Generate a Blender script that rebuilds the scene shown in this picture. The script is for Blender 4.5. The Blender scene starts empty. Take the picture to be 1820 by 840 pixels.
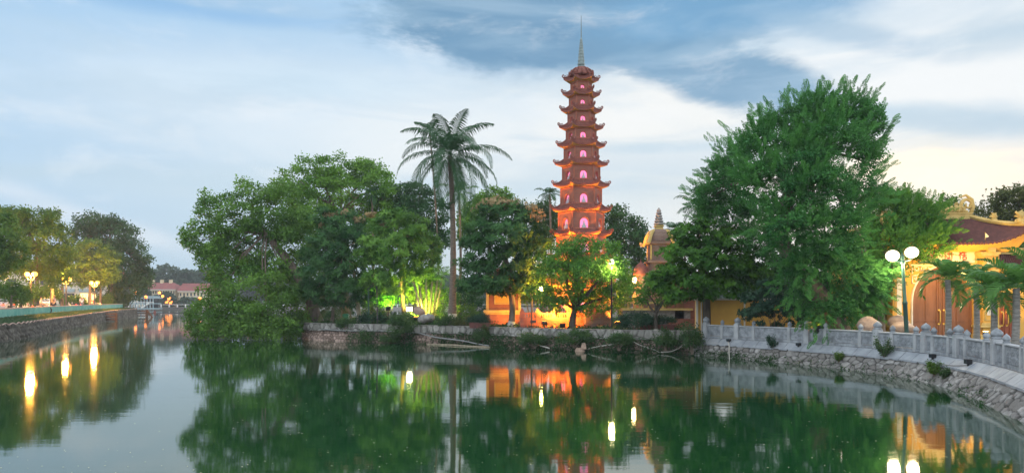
import bpy, bmesh, math, random
import numpy as np
from mathutils import Vector, Matrix
R = math.radians
rng = np.random.default_rng(7)
random.seed(7)
scn = bpy.context.scene
COL = scn.collection

# ------------------------------------------------------------------ camera
F = 1300.0
CAMZ = 2.5
HOR = 536.0
cam_d = bpy.data.cameras.new('camera'); cam = bpy.data.objects.new('camera', cam_d); COL.objects.link(cam)
cam.location = (0, 0, CAMZ); cam.rotation_euler = (R(90), 0, 0)
cam_d.sensor_width = 36; cam_d.lens = 36*F/1820; cam_d.shift_y = (HOR-420)/1820
cam_d.clip_start = 0.1; cam_d.clip_end = 3000
scn.camera = cam
scn.view_settings.view_transform = 'Standard'; scn.view_settings.look = 'None'
scn.view_settings.gamma = 1; scn.view_settings.exposure = 0.28
scn.cycles.max_bounces = 5; scn.cycles.diffuse_bounces = 2; scn.cycles.transparent_max_bounces = 4
scn.cycles.volume_bounces = 0
scn.cycles.sample_clamp_indirect = 6

def P(px, py, Y):
    return Vector(((px-910)/F*Y, Y, CAMZ+(HOR-py)/F*Y))

# ------------------------------------------------------------------ node helpers
class NT:
    def __init__(s, nt): s.nt = nt; s.n = nt.nodes; s.l = nt.links
    def new(s, t, **k):
        n = s.n.new(t)
        for a, b in k.items(): setattr(n, a, b)
        return n
    def link(s, a, b): s.l.new(a, b)
    def setin(s, sock, v):
        if isinstance(v, bpy.types.NodeSocket): s.l.new(v, sock)
        else: sock.default_value = v
    def math(s, op, a, b=0.0, c=None, clamp=False):
        n = s.new('ShaderNodeMath', operation=op, use_clamp=clamp)
        s.setin(n.inputs[0], a); s.setin(n.inputs[1], b)
        if c is not None: s.setin(n.inputs[2], c)
        return n.outputs[0]
    def mix(s, f, a, b, blend='MIX'):
        n = s.new('ShaderNodeMix', data_type='RGBA', blend_type=blend)
        s.setin(n.inputs[0], f); s.setin(n.inputs[6], a if isinstance(a, bpy.types.NodeSocket) else tuple(a)[:3]+(1,))
        s.setin(n.inputs[7], b if isinstance(b, bpy.types.NodeSocket) else tuple(b)[:3]+(1,))
        return n.outputs[2]
    def noise(s, vec, scale, detail=4, rough=.55, dist=0.0):
        n = s.new('ShaderNodeTexNoise'); s.link(vec, n.inputs['Vector'])
        n.inputs['Scale'].default_value = scale; n.inputs['Detail'].default_value = detail
        n.inputs['Roughness'].default_value = rough; n.inputs['Distortion'].default_value = dist
        return n.outputs['Fac']
    def mapr(s, v, a, b, c=0.0, d=1.0, smooth=True):
        n = s.new('ShaderNodeMapRange', interpolation_type='SMOOTHSTEP' if smooth else 'LINEAR')
        s.setin(n.inputs[0], v); n.inputs[1].default_value = a; n.inputs[2].default_value = b
        n.inputs[3].default_value = c; n.inputs[4].default_value = d
        return n.outputs[0]
    def comb(s, x, y, z=0.0):
        n = s.new('ShaderNodeCombineXYZ'); s.setin(n.inputs[0], x); s.setin(n.inputs[1], y); s.setin(n.inputs[2], z)
        return n.outputs[0]

# ------------------------------------------------------------------ world
SUN_AZ, SUN_EL = 30.0, 7.0            # azimuth right of the view axis (+Y), elevation
world = bpy.data.worlds.new('World'); scn.world = world; world.use_nodes = True
w = NT(world.node_tree); w.n.clear()
out = w.new('ShaderNodeOutputWorld'); bg = w.new('ShaderNodeBackground'); bg.inputs[1].default_value = 0.1
w.link(bg.outputs[0], out.inputs[0])
sky = w.new('ShaderNodeTexSky', sky_type='NISHITA', sun_disc=False)
sky.sun_elevation = R(SUN_EL); sky.sun_rotation = R(SUN_AZ); sky.altitude = 10; sky.dust_density = 1.5
tc = w.new('ShaderNodeTexCoord'); sp = w.new('ShaderNodeSeparateXYZ'); w.link(tc.outputs['Generated'], sp.inputs[0])
X, Yc, Z = sp.outputs
az = w.math('ARCTAN2', X, Yc)                                         # radians, right positive
hyp = w.math('SQRT', w.math('ADD', w.math('MULTIPLY', X, X), w.math('MULTIPLY', Yc, Yc)))
el = w.math('ARCTAN2', Z, hyp)
vec = w.comb(w.math('MULTIPLY', az, 1.0), w.math('MULTIPLY', el, 2.6), 0.37)
nA = w.noise(vec, 2.6, 7, .58, .35)
nB = w.noise(vec, 6.5, 9, .66, .3)
vec2 = w.comb(w.math('MULTIPLY', az, 1.0), w.math('MULTIPLY', el, 5.5), 4.1)
nC = w.noise(vec2, 3.2, 6, .55, .5)
nw = w.math('ADD', w.math('MULTIPLY', w.math('SUBTRACT', nA, .5), 1.7), w.math('MULTIPLY', w.math('SUBTRACT', nB, .5), 1.5))
def blob(px, py, rx, ry, lo=.55, hi=1.25, k=1.0, rot=0.0):
    """smooth patch of sky centred on a direction; noise frays its edge"""
    a0 = math.atan((px-910)/F); e0 = math.atan((HOR-py)/F*math.cos(a0))
    da = w.math('SUBTRACT', az, a0); de = w.math('SUBTRACT', el, e0)
    c, s_ = math.cos(R(rot)), math.sin(R(rot))
    u = w.math('ADD', w.math('MULTIPLY', da, c), w.math('MULTIPLY', de, s_))
    v = w.math('SUBTRACT', w.math('MULTIPLY', de, c), w.math('MULTIPLY', da, s_))
    u = w.math('DIVIDE', u, rx/F); v = w.math('DIVIDE', v, ry/F)
    r = w.math('SQRT', w.math('ADD', w.math('MULTIPLY', u, u), w.math('MULTIPLY', v, v)))
    r = w.math('ADD', r, w.math('MULTIPLY', nw, k))
    return w.mapr(r, lo, hi, 1.0, 0.0)
def S(c, k=10.0): return tuple(x*k for x in c)
nish = w.mix(0.0, sky.outputs[0], sky.outputs[0])
# elevation gradient of the thin veil: grey-blue at the horizon, pale above, light blue towards the zenith
g1 = w.mapr(el, R(0), R(9)); g2 = w.mapr(el, R(11), R(25)); 
base = w.mix(g1, S((.42,.55,.65)), S((.56,.68,.78)))
base = w.mix(g2, base, S((.36,.57,.80)))
lft = w.mapr(az, R(-38), R(-12)); base = w.mix(w.math('MULTIPLY', w.math('SUBTRACT', 1.0, lft), .55), base, S((.35,.57,.82)))
col = w.mix(.12, base, sky.outputs[0])
rgt = w.mapr(az, R(-8), R(16)); rgt = w.math('MULTIPLY', rgt, w.mapr(el, R(30), R(12)))
col = w.mix(w.math('MULTIPLY', rgt, .75), col, S((.70,.75,.78)))
def lay(c, m, k=1.0):
    global col
    col = w.mix(w.math('MULTIPLY', m, k), col, S(c))
lay((.66,.74,.81), blob(560,200,420,90,.3,1.5,.7), .65)
lay((.74,.775,.79), blob(820,260,260,110,.3,1.4,.6), .75)
lay((.78,.79,.78), blob(1160,220,260,120,.4,1.35,.7), .9)
lay((.78,.80,.81), blob(1720,130,260,130,.4,1.3,.8), .8)
lay((.50,.66,.78), blob(560,155,260,36,.3,1.3,.7), .35)
lay((.48,.60,.68), blob(430,330,420,34,.3,1.4,.5), .45)
lay((.56,.64,.68), blob(1120,340,300,50,.3,1.4,.5), .5)
lay((.50,.62,.70), blob(1180,262,130,12,.3,1.3,.4), .6)
lay((.60,.72,.80), blob(1650,215,190,26,.3,1.3,.6,-8), .6)
lay((.145,.285,.44), blob(1010,38,390,92,.70,1.12,.62), .95)
lay((.17,.32,.48), blob(1260,125,230,66,.62,1.12,.7,-24), .92)
lay((.17,.35,.55), blob(1290,15,260,45,.5,1.25,.7), .8)
lay((.20,.40,.66), blob(330,0,280,26,.4,1.4,.6), .6)
lay((.92,.80,.66), blob(1620,345,330,95,.1,1.5,.3), .85)
lay((1.25,1.05,.74), blob(1625,325,120,60,.1,1.5,.25), .8)
lay((.78,.80,.84), blob(150,385,240,16,.1,1.6,.9,-18), .42)
wisp = w.mapr(nC, .44, .66); col = w.mix(w.math('MULTIPLY', wisp, .42), col, S((.42,.56,.68)))
lay((.30,.45,.60), blob(1500,60,150,20,.2,1.3,.9,-20), .6); lay((.40,.53,.64), blob(1720,215,160,22,.2,1.3,.8,-12), .6); lay((.45,.58,.68), blob(120,300,140,16,.2,1.3,.8,10), .5); lay((.36,.50,.62), blob(1790,60,90,30,.2,1.3,.8), .5)
wisp2 = w.mapr(nB, .50, .72); col = w.mix(w.math('MULTIPLY', wisp2, .30), col, S((.80,.82,.84)))
# the bright open sky overhead and behind the camera
back = w.math('MAXIMUM', w.mapr(el, R(30), R(55)), w.mapr(w.math('ABSOLUTE', az), R(55), R(95)))
col = w.mix(back, col, S((1.35,1.46,1.56)))
dn = w.mapr(el, R(-1), R(0)); col = w.mix(dn, S((.10,.14,.14)), col)
w.link(col, bg.inputs[0])

sun_d = bpy.data.lights.new('sun', 'SUN'); sun_d.energy = 1.1; sun_d.angle = R(14); sun_d.color = (1, .86, .68)
sun = bpy.data.objects.new('sun', sun_d); COL.objects.link(sun)
# sunlight travels from the sun (front right, low) towards the camera
sd = Vector((math.sin(R(SUN_AZ))*math.cos(R(SUN_EL)), math.cos(R(SUN_AZ))*math.cos(R(SUN_EL)), math.sin(R(SUN_EL))))
sun.rotation_euler = sd.to_track_quat('Z', 'Y').to_euler()

# ------------------------------------------------------------------ materials
MATS = {}
def mat(name, c1, c2=None, rough=.7, nscale=3.0, bump=0.0, bscale=20.0, spec=.4, metal=0.0, emis=None, estr=0.0, attr=None, stretch=None, gap=None, detail=5):
    if name in MATS: return MATS[name]
    m = bpy.data.materials.new(name); m.use_nodes = True; t = NT(m.node_tree)
    b = t.n['Principled BSDF']; b.inputs['Roughness'].default_value = rough; b.inputs['Metallic'].default_value = metal
    b.inputs['Specular IOR Level'].default_value = spec
    tcn = t.new('ShaderNodeTexCoord'); v = tcn.outputs['Object']
    if stretch:
        mp = t.new('ShaderNodeMapping'); mp.inputs['Scale'].default_value = stretch; t.link(v, mp.inputs[0]); v = mp.outputs[0]
    if c2 is not None:
        n = t.noise(v, nscale, detail, .6); f = t.mapr(n, .3, .7)
        c = t.mix(f, c1, c2)
    else: c = None
    if attr:
        a = t.new('ShaderNodeAttribute', attribute_name='tint')
        fa = a.outputs['Fac']
        base = c if c is not None else c1
        c = t.mix(fa, base, attr)
        if gap:
            g = t.new('ShaderNodeAttribute', attribute_name='gap')
            c = t.mix(g.outputs['Fac'], gap, c)
    if c is None: b.inputs['Base Color'].default_value = tuple(c1)+(1,)
    else: t.link(c, b.inputs['Base Color'])
    if bump:
        bn = t.new('ShaderNodeBump'); bn.inputs['Strength'].default_value = bump; bn.inputs['Distance'].default_value = .05
        t.link(t.noise(v, bscale, 5, .6), bn.inputs['Height']); t.link(bn.outputs[0], b.inputs['Normal'])
    if emis:
        b.inputs['Emission Color'].default_value = tuple(emis)+(1,); b.inputs['Emission Strength'].default_value = estr
    MATS[name] = m
    return m

def leaf_mat(name, dark, light, trans=.25, rough=.55):
    m = bpy.data.materials.new(name); m.use_nodes = True; t = NT(m.node_tree)
    b = t.n['Principled BSDF']; b.inputs['Roughness'].default_value = rough; b.inputs['Specular IOR Level'].default_value = .14
    a = t.new('ShaderNodeAttribute', attribute_name='tint')
    tcn = t.new('ShaderNodeTexCoord')
    n = t.noise(tcn.outputs['Object'], .7, 3, .6)
    f = t.math('ADD', t.math('MULTIPLY', a.outputs['Fac'], .75), t.math('MULTIPLY', t.math('SUBTRACT', n, .5), 1.1), clamp=True)
    c = t.mix(f, dark, light); t.link(c, b.inputs['Base Color'])
    tr = t.new('ShaderNodeBsdfTranslucent'); hs = t.mix(.35, c, (.35,.45,.05)); 
    ct = t.mix(.2, c, (light[0]*1.6, light[1]*1.5, light[2]*.6)); t.link(ct, tr.inputs[0])
    mx = t.new('ShaderNodeMixShader'); mx.inputs[0].default_value = trans
    t.link(b.outputs[0], mx.inputs[1]); t.link(tr.outputs[0], mx.inputs[2])
    t.link(mx.outputs[0], t.n['Material Output'].inputs[0])
    MATS[name] = m
    return m

def brick_mat(name, c1, c2, mortar, scale=1.0, bw=.24, bh=.075):
    m = bpy.data.materials.new(name); m.use_nodes = True; t = NT(m.node_tree)
    b = t.n['Principled BSDF']; b.inputs['Roughness'].default_value = .85
    g = t.new('ShaderNodeTexCoord'); s = t.new('ShaderNodeSeparateXYZ'); t.link(g.outputs['Object'], s.inputs[0])
    u = t.math('ADD', s.outputs[0], t.math('MULTIPLY', s.outputs[1], .83))
    v = t.comb(u, s.outputs[2], 0.0)
    br = t.new('ShaderNodeTexBrick'); t.link(v, br.inputs['Vector'])
    br.inputs['Color1'].default_value = tuple(c1)+(1,); br.inputs['Color2'].default_value = tuple(c2)+(1,); br.inputs['Mortar'].default_value = tuple(mortar)+(1,)
    br.inputs['Scale'].default_value = scale; br.inputs['Mortar Size'].default_value = .012; br.inputs['Brick Width'].default_value = bw; br.inputs['Row Height'].default_value = bh
    n = t.noise(g.outputs['Object'], 1.6, 5, .6)
    c = t.mix(t.mapr(n, .35, .75, 0, .5), br.outputs['Color'], tuple(x*.45 for x in c1)); t.link(c, b.inputs['Base Color'])
    bn = t.new('ShaderNodeBump'); bn.inputs['Strength'].default_value = .5; bn.inputs['Distance'].default_value = .01
    t.link(br.outputs['Fac'], bn.inputs['Height']); bn.invert = True; t.link(bn.outputs[0], b.inputs['Normal'])
    MATS[name] = m
    return m

M_water = bpy.data.materials.new('lake_water'); M_water.use_nodes = True
t = NT(M_water.node_tree); b = t.n['Principled BSDF']
b.inputs['Base Color'].default_value = (.005, .036, .011, 1); b.inputs['Roughness'].default_value = .038
b.inputs['IOR'].default_value = 1.85; b.inputs['Specular IOR Level'].default_value = .55
g = t.new('ShaderNodeTexCoord')
mp = t.new('ShaderNodeMapping'); mp.inputs['Scale'].default_value = (.35, 1.0, 1); t.link(g.outputs['Object'], mp.inputs[0])
n1 = t.noise(mp.outputs[0], 5.0, 4, .6); n2 = t.noise(mp.outputs[0], .9, 3, .5)
hgt = t.math('ADD', t.math('MULTIPLY', n1, .25), n2)
patch = t.noise(mp.outputs[0], .05, 3, .5)
bn = t.new('ShaderNodeBump'); bn.inputs['Distance'].default_value = .03
t.link(t.mapr(patch, .35, .7, .05, .22), bn.inputs['Strength']); t.link(hgt, bn.inputs['Height']); t.link(bn.outputs[0], b.inputs['Normal'])

LM = {}
def L(name, *a, **k): LM[name] = leaf_mat('leaf_'+name, *a, **k)
L('fig', (.045,.12,.022), (.18,.34,.055))
L('fig_light', (.055,.15,.022), (.20,.38,.055))
L('mango', (.020,.075,.026), (.085,.20,.055))
L('mango_mid', (.045,.14,.026), (.19,.36,.06))
L('bright', (.035,.13,.022), (.16,.36,.05))
L('longan', (.020,.080,.014), (.11,.26,.03))
L('feather', (.030,.13,.038), (.13,.36,.075))
L('feather_yellow', (.045,.16,.03), (.16,.34,.05))
L('dark', (.020,.068,.026), (.065,.15,.048))
L('bush', (.018,.055,.038), (.05,.11,.055))
L('palm', (.018,.065,.026), (.05,.13,.05), trans=.15, rough=.6)
L('palm_young', (.04,.13,.03), (.15,.32,.07), trans=.3, rough=.4)
L('olive', (.06,.09,.03), (.14,.15,.05))
L('blossom', (.30,.22,.12), (.42,.33,.18))
L('street', (.045,.11,.020), (.15,.25,.04))
L('far', (.045,.085,.060), (.075,.12,.075))
L('weed', (.030,.075,.028), (.09,.16,.05))
L('red', (.3,.03,.02), (.4,.08,.03))

M = dict(
 bark=mat('bark', (.10,.075,.055), (.20,.155,.12), .9, 6, .8, 18, stretch=(1,1,.25)),
 bark_dark=mat('bark_dark', (.05,.04,.032), (.11,.09,.07), .9, 6, .8, 18, stretch=(1,1,.3)),
 palm_bark_grey=mat('palm_bark_grey', (.16,.15,.135), (.30,.285,.26), .9, 9, .8, 14, stretch=(.5,.5,3)),
 bark_pale=mat('bark_pale', (.20,.17,.12), (.34,.29,.21), .85, 6, .5, 18, stretch=(1,1,.4)),
 palm_bark=mat('palm_bark', (.10,.075,.06), (.19,.155,.125), .9, 9, .8, 14, stretch=(.5,.5,3)),
 whitewash=mat('whitewash', (.55,.52,.46), (.34,.30,.25), .9, 6, .3),
 soil=mat('soil', (.06,.05,.035), (.10,.10,.05), .95, 2, .5, 9),
 grass=mat('grass_blades', (.04,.085,.02), (.10,.16,.04), .8, 2),
 paving=mat('paving', (.20,.19,.18), (.30,.28,.26), .8, 1.5, .2),
 asphalt=mat('asphalt', (.045,.045,.05), (.07,.07,.07), .85, 2, .2),
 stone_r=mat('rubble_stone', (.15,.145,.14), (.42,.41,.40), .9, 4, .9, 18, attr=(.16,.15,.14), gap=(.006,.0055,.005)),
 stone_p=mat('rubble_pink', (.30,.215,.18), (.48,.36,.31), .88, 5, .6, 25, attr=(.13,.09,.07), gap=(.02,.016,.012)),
 stone_c=mat('coping_stone', (.10,.10,.088), (.44,.43,.41), .9, 1.5, .8, 16, attr=(.17,.165,.15), gap=(.06,.058,.05), stretch=(3,3,1.1)),
 stone_l=mat('embankment_stone', (.07,.065,.058), (.16,.15,.135), .9, 3, .7, 14, attr=(.045,.042,.038), gap=(.028,.027,.025)),
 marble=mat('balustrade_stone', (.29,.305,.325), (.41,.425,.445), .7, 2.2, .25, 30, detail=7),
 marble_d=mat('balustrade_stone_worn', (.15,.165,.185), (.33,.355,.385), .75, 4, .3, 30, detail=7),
 apron=mat('apron_slab', (.24,.262,.295), (.35,.375,.41), .6, 2.0, .15, 12, stretch=(1,1,1), detail=6),
 brickp=brick_mat('pagoda_brick', (.29,.085,.058), (.34,.115,.075), (.22,.12,.09)),
 brickb=brick_mat('stupa_brick', (.19,.10,.08), (.25,.145,.11), (.22,.18,.15)),
 terra=mat('terracotta_trim', (.37,.12,.07), (.29,.09,.058), .8, 4, .3),
 tiled=mat('roof_tile_dark', (.15,.045,.036), (.22,.07,.05), .65, 6, .5, 16),
 soffit=mat('soffit_ochre', (.55,.30,.09), (.45,.22,.07), .8, 3),
 ochre=mat('ochre_plaster', (.62,.36,.075), (.52,.29,.06), .85, 1.2, .15, 14),
 ochre_trim=mat('pale_yellow_trim', (.56,.41,.15), (.44,.31,.10), .8, 4, .2),
 cream=mat('cream_plaster', (.70,.66,.58), (.58,.54,.46), .85, 3, .1),
 wood=mat('brown_door_wood', (.17,.070,.032), (.24,.105,.05), .5, 2.0, .1, 20, stretch=(3,3,.5)),
 wood_r=mat('red_door_wood', (.24,.060,.025), (.32,.085,.035), .5, 2.0, .1, 20, stretch=(3,3,.5)),
 gold=mat('brass', (.80,.52,.12), None, .3, metal=.9),
 greystone=mat('grey_stone', (.19,.18,.17), (.33,.31,.29), .85, 6, .6, 25),
 spire=mat('spire_stone', (.22,.27,.265), (.14,.18,.18), .6, 8, .3, 30),
 jointfill=mat('joint_mortar', (.035,.035,.033), None, .95),
 gatetile=mat('gate_roof_tile', (.095,.034,.030), (.14,.05,.042), .7, 6, .5, 16),
 white=mat('white_paint', (.78,.78,.76), None, .6),
 statue=mat('statue_white', (.42,.42,.45), None, .6),
 redpaint=mat('red_lettering', (.42,.05,.03), None, .6),
 teal=mat('teal_paint', (.10,.36,.33), (.22,.46,.40), .6, 1.2),
 pinkconc=mat('pink_concrete', (.48,.34,.29), (.40,.27,.23), .8, 3),
 lampgreen=mat('green_cast_iron', (.016,.06,.055), (.03,.085,.07), .45, 6),
 black=mat('black_metal', (.018,.018,.02), None, .5),
 iron=mat('dark_pole', (.04,.04,.045), None, .5),
 rust=mat('weathered_timber', (.055,.035,.03), (.10,.06,.045), .9, 4, .5),
 hose=mat('grey_hose', (.26,.27,.27), (.16,.165,.165), .6, 3),
 cable=mat('pale_cable', (.55,.52,.47), None, .6),
 rock=mat('boulder_rock', (.30,.21,.16), (.42,.31,.24), .9, 3, .6, 12),
 farwall=mat('far_wall_cream', (.66,.55,.36), (.56,.46,.30), .8, .4),
 farroof=mat('far_roof_red', (.22,.06,.055), (.17,.05,.045), .8, .5),
 farblue=mat('pavilion_pale_blue', (.38,.50,.54), (.30,.42,.47), .7, .5),
 glassd=mat('dark_glass', (.03,.04,.05), None, .12),
 planter=mat('planter_brown', (.16,.06,.05), (.11,.045,.04), .7, 4),
 bingreen=mat('bin_green', (.02,.16,.07), None, .5),
 skin=mat('skin', (.42,.26,.18), None, .6), hair=mat('hair', (.02,.018,.015), None, .6),
 tyre=mat('tyre', (.02,.02,.02), None, .8),
)
def emat(name, c, s): return mat(name, c, None, .5, emis=c, estr=s)
E = dict(pink=emat('pink_niche_light', (1.0,.26,.50), .90), orange=emat('orange_lamp', (1.0,.36,.05), 6), white=emat('white_lamp', (1.0,.86,.60), 1.7),
 flood=emat('flood_lamp', (1.0,.80,.35), 14), warm=emat('warm_window', (1.0,.62,.22), 2.2), farorange=emat('far_orange_lamp', (1.0,.25,.04), 4),
 signor=emat('orange_sign', (1.0,.28,.05), 2.2),
 tail=emat('tail_light', (1.0,.05,.02), 5), shopred=emat('red_sign', (1.0,.08,.05), 2.0), shopwhite=emat('white_sign', (1,.85,.75), 3.0), ogl=emat('orange_bulb', (1.0,.42,.06), 9))

# ------------------------------------------------------------------ object helpers
def tag(o, label=None, cat=None, group=None, kind=None):
    if label: o['label'] = label
    if cat: o['category'] = cat
    if group: o['group'] = group
    if kind: o['kind'] = kind
    return o
def thing(name, label, cat, loc=(0,0,0), rz=0.0, group=None):
    o = bpy.data.objects.new(name, None); COL.objects.link(o); o.location = loc; o.rotation_euler = (0,0,rz)
    o.empty_display_size = .2
    return tag(o, label, cat, group)
def link(name, me, m, parent=None, loc=None):
    o = bpy.data.objects.new(name, me); COL.objects.link(o)
    if m is not None: me.materials.append(m)
    if parent is not None: o.parent = parent
    if loc is not None: o.location = loc
    return o
def np_obj(name, V, Q, m, parent=None, org=(0,0,0), attrs=None, smooth=False, top=False):
    """numpy mesh; V (n,3), Q (k,4) or (k,3); verts are world coordinates, org is the thing's base"""
    V = np.asarray(V, dtype=np.float32) - np.asarray(org, dtype=np.float32)
    Q = np.asarray(Q, dtype=np.int32); k = Q.shape[1]
    me = bpy.data.meshes.new(name)
    me.vertices.add(len(V)); me.vertices.foreach_set('co', V.ravel())
    me.loops.add(Q.size); me.loops.foreach_set('vertex_index', Q.ravel())
    me.polygons.add(len(Q)); me.polygons.foreach_set('loop_start', np.arange(0, Q.size, k, dtype=np.int32))
    me.polygons.foreach_set('loop_total', np.full(len(Q), k, dtype=np.int32))
    if smooth: me.polygons.foreach_set('use_smooth', np.ones(len(Q), dtype=bool))
    me.update(calc_edges=True)
    for an, av in (attrs or {}).items():
        at = me.attributes.new(an, 'FLOAT', 'POINT'); at.data.foreach_set('value', np.asarray(av, dtype=np.float32))
    return link(name, me, m, parent, tuple(org) if top else None)

class MB:
    def __init__(s): s.v = []; s.f = []
    def add(s, vs, fs):
        o = len(s.v); s.v += [tuple(x) for x in vs]; s.f += [tuple(i+o for i in f) for f in fs]
    def box(s, c, d, rz=0.0, taper=1.0, tilt=None):
        hx, hy, hz = d[0]/2, d[1]/2, d[2]/2; vs = []
        for z, k in ((-hz, 1), (hz, taper)):
            for x, y in ((-hx,-hy),(hx,-hy),(hx,hy),(-hx,hy)): vs.append(Vector((x*k, y*k, z)))
        m = Matrix.Rotation(rz, 3, 'Z')
        if tilt is not None: m = m @ tilt
        vs = [m @ q + Vector(c) for q in vs]
        s.add(vs, [(0,3,2,1),(4,5,6,7),(0,1,5,4),(1,2,6,5),(2,3,7,6),(3,0,4,7)])
    def tube(s, pts, rad, n=6, cap=True):
        pts = [Vector(p) for p in pts]
        if not hasattr(rad, '__len__'): rad = [rad]*len(pts)
        vs = []; prev = None
        for i, p in enumerate(pts):
            d = (pts[min(i+1, len(pts)-1)]-pts[max(i-1, 0)]).normalized()
            if prev is None:
                a = d.cross(Vector((0,0,1)));
                if a.length < .1: a = d.cross(Vector((0,1,0)))
            else: a = prev - d*prev.dot(d)
            a.normalize(); prev = a; bb = d.cross(a)
            for k in range(n):
                th = 2*math.pi*k/n; vs.append(p + (a*math.cos(th)+bb*math.sin(th))*rad[i])
        fs = [(i*n+k, i*n+(k+1)%n, (i+1)*n+(k+1)%n, (i+1)*n+k) for i in range(len(pts)-1) for k in range(n)]
        if cap: fs += [tuple(range(n))[::-1], tuple(range((len(pts)-1)*n, len(pts)*n))]
        s.add(vs, fs)
    def lathe(s, c, prof, n=16, sx=1.0, sy=1.0, ph=0.0):
        c = Vector(c); vs = []
        for r, z in prof:
            for k in range(n):
                th = 2*math.pi*k/n+ph; vs.append(c+Vector((r*math.cos(th)*sx, r*math.sin(th)*sy, z)))
        fs = [(i*n+k, i*n+(k+1)%n, (i+1)*n+(k+1)%n, (i+1)*n+k) for i in range(len(prof)-1) for k in range(n)]
        fs += [tuple(range(n))[::-1], tuple(range((len(prof)-1)*n, len(prof)*n))]
        s.add(vs, fs)
    def ball(s, c, r, n=12, m=8, sc=(1,1,1)):
        prof = [(max(1e-4, r*math.sin(math.pi*i/m))*1.0, -r*math.cos(math.pi*i/m)*sc[2]) for i in range(m+1)]
        s.lathe(c, prof, n, sc[0], sc[1])
    def prism(s, poly, y0, y1, fn=None):
        """poly in (x,z), extruded along y; fn maps (x,y,z)->point"""
        fn = fn or (lambda x, y, z: (x, y, z)); n = len(poly)
        vs = [fn(x, y0, z) for x, z in poly] + [fn(x, y1, z) for x, z in poly]
        s.add(vs, [tuple(range(n)), tuple(range(2*n-1, n-1, -1))] + [(i, i+n, (i+1)%n+n, (i+1)%n) for i in range(n)])
    def grid(s, fn, nu, nv):
        vs = [fn(i/nu, j/nv) for j in range(nv+1) for i in range(nu+1)]
        s.add(vs, [(j*(nu+1)+i, j*(nu+1)+i+1, (j+1)*(nu+1)+i+1, (j+1)*(nu+1)+i) for j in range(nv) for i in range(nu)])
    def build(s, name, m, parent=None, org=(0,0,0), smooth=False, top=False, bevel=0.0, fix=True):
        me = bpy.data.meshes.new(name); o3 = Vector(org)
        me.from_pydata([tuple(Vector(q)-o3) for q in s.v], [], s.f)
        if fix or bevel:
            bm = bmesh.new(); bm.from_mesh(me)
            bmesh.ops.recalc_face_normals(bm, faces=bm.faces)
            bm.to_mesh(me); bm.free()
        if smooth: me.polygons.foreach_set('use_smooth', [True]*len(me.polygons))
        me.update()
        o = link(name, me, m, parent, tuple(org) if top else None)
        if bevel:
            md = o.modifiers.new('bevel', 'BEVEL'); md.width = bevel; md.segments = 2; md.limit_method = 'ANGLE'
        return o
def lamp(name, kind, loc, power, color, radius=.1, parent=None, aim=None, spot=None, org=(0,0,0)):
    d = bpy.data.lights.new(name, kind); d.energy = power; d.color = color
    if kind in ('POINT', 'SPOT'): d.shadow_soft_size = radius
    if kind == 'SPOT': d.spot_size = R(spot or 90); d.spot_blend = .6
    if kind == 'AREA': d.size = radius
    o = bpy.data.objects.new(name, d); COL.objects.link(o); o.location = Vector(loc)-Vector(org)
    if parent is not None: o.parent = parent
    if aim is not None: o.rotation_euler = (Vector(loc)-Vector(aim)).to_track_quat('Z', 'Y').to_euler()
    return o
def copy_tree(o, parent=None):
    c = o.copy(); COL.objects.link(c)
    if parent is not None: c.parent = parent
    for ch in [x for x in o.children]: copy_tree(ch, c)
    return c
def resample(pts, n):
    pts = [Vector(p) for p in pts]
    # Catmull-Rom then arc-length resample
    d = []
    for i in range(len(pts)-1):
        p0 = pts[max(i-1,0)]; p1 = pts[i]; p2 = pts[i+1]; p3 = pts[min(i+2, len(pts)-1)]
        for k in range(12):
            t_ = k/12; d.append(.5*((2*p1)+(-p0+p2)*t_+(2*p0-5*p1+4*p2-p3)*t_**2+(-p0+3*p1-3*p2+p3)*t_**3))
    d.append(pts[-1]); s_ = [0]
    for i in range(1, len(d)): s_.append(s_[-1]+(d[i]-d[i-1]).length)
    out_ = []; j = 0
    for k in range(n):
        q = s_[-1]*k/(n-1)
        while j < len(s_)-2 and s_[j+1] < q: j += 1
        out_.append(d[j].lerp(d[j+1], (q-s_[j])/max(1e-9, s_[j+1]-s_[j])))
    return out_, s_[-1]

# ------------------------------------------------------------------ foliage
def leafq(b, d, nrm, Ln, W, droop=0.0):
    b = np.array(b, float); d = np.array(d, float); d /= np.linalg.norm(d); nrm = np.array(nrm, float)
    sd_ = np.cross(d, nrm); sd_ /= (np.linalg.norm(sd_)+1e-9)
    up = np.cross(sd_, d)
    mid = b+d*Ln*.42
    return [b, mid+sd_*W/2-up*W*.12, b+d*Ln-np.array([0,0,droop*Ln]), mid-sd_*W/2-up*W*.12]
def T_rosette(n, Ln, W, lo=35, hi=115, r=None):
    r = r or np.random.default_rng(3); q = []
    for i in range(n):
        a = i*2.4+r.uniform(-.4,.4); th = R(r.uniform(lo, hi)); b = np.array([0,0,r.uniform(-.15,.1)])
        d = np.array([math.sin(th)*math.cos(a), math.sin(th)*math.sin(a), math.cos(th)])
        nn = np.array([-math.cos(th)*math.cos(a), -math.cos(th)*math.sin(a), math.sin(th)])+r.normal(0,.25,3)
        q.append(leafq(b, d, nn, Ln*r.uniform(.75,1.15), W*r.uniform(.8,1.2)))
    return np.array(q)
def T_cloud(n, Ln, W, r):
    q = []
    for i in range(n):
        b = r.normal(0, .38, 3); d = r.normal(0, 1, 3)+np.array([0,0,.5]); d /= np.linalg.norm(d)
        q.append(leafq(b, d, r.normal(0,1,3), Ln*r.uniform(.7,1.2), W*r.uniform(.8,1.2)))
    return np.array(q)
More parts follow.
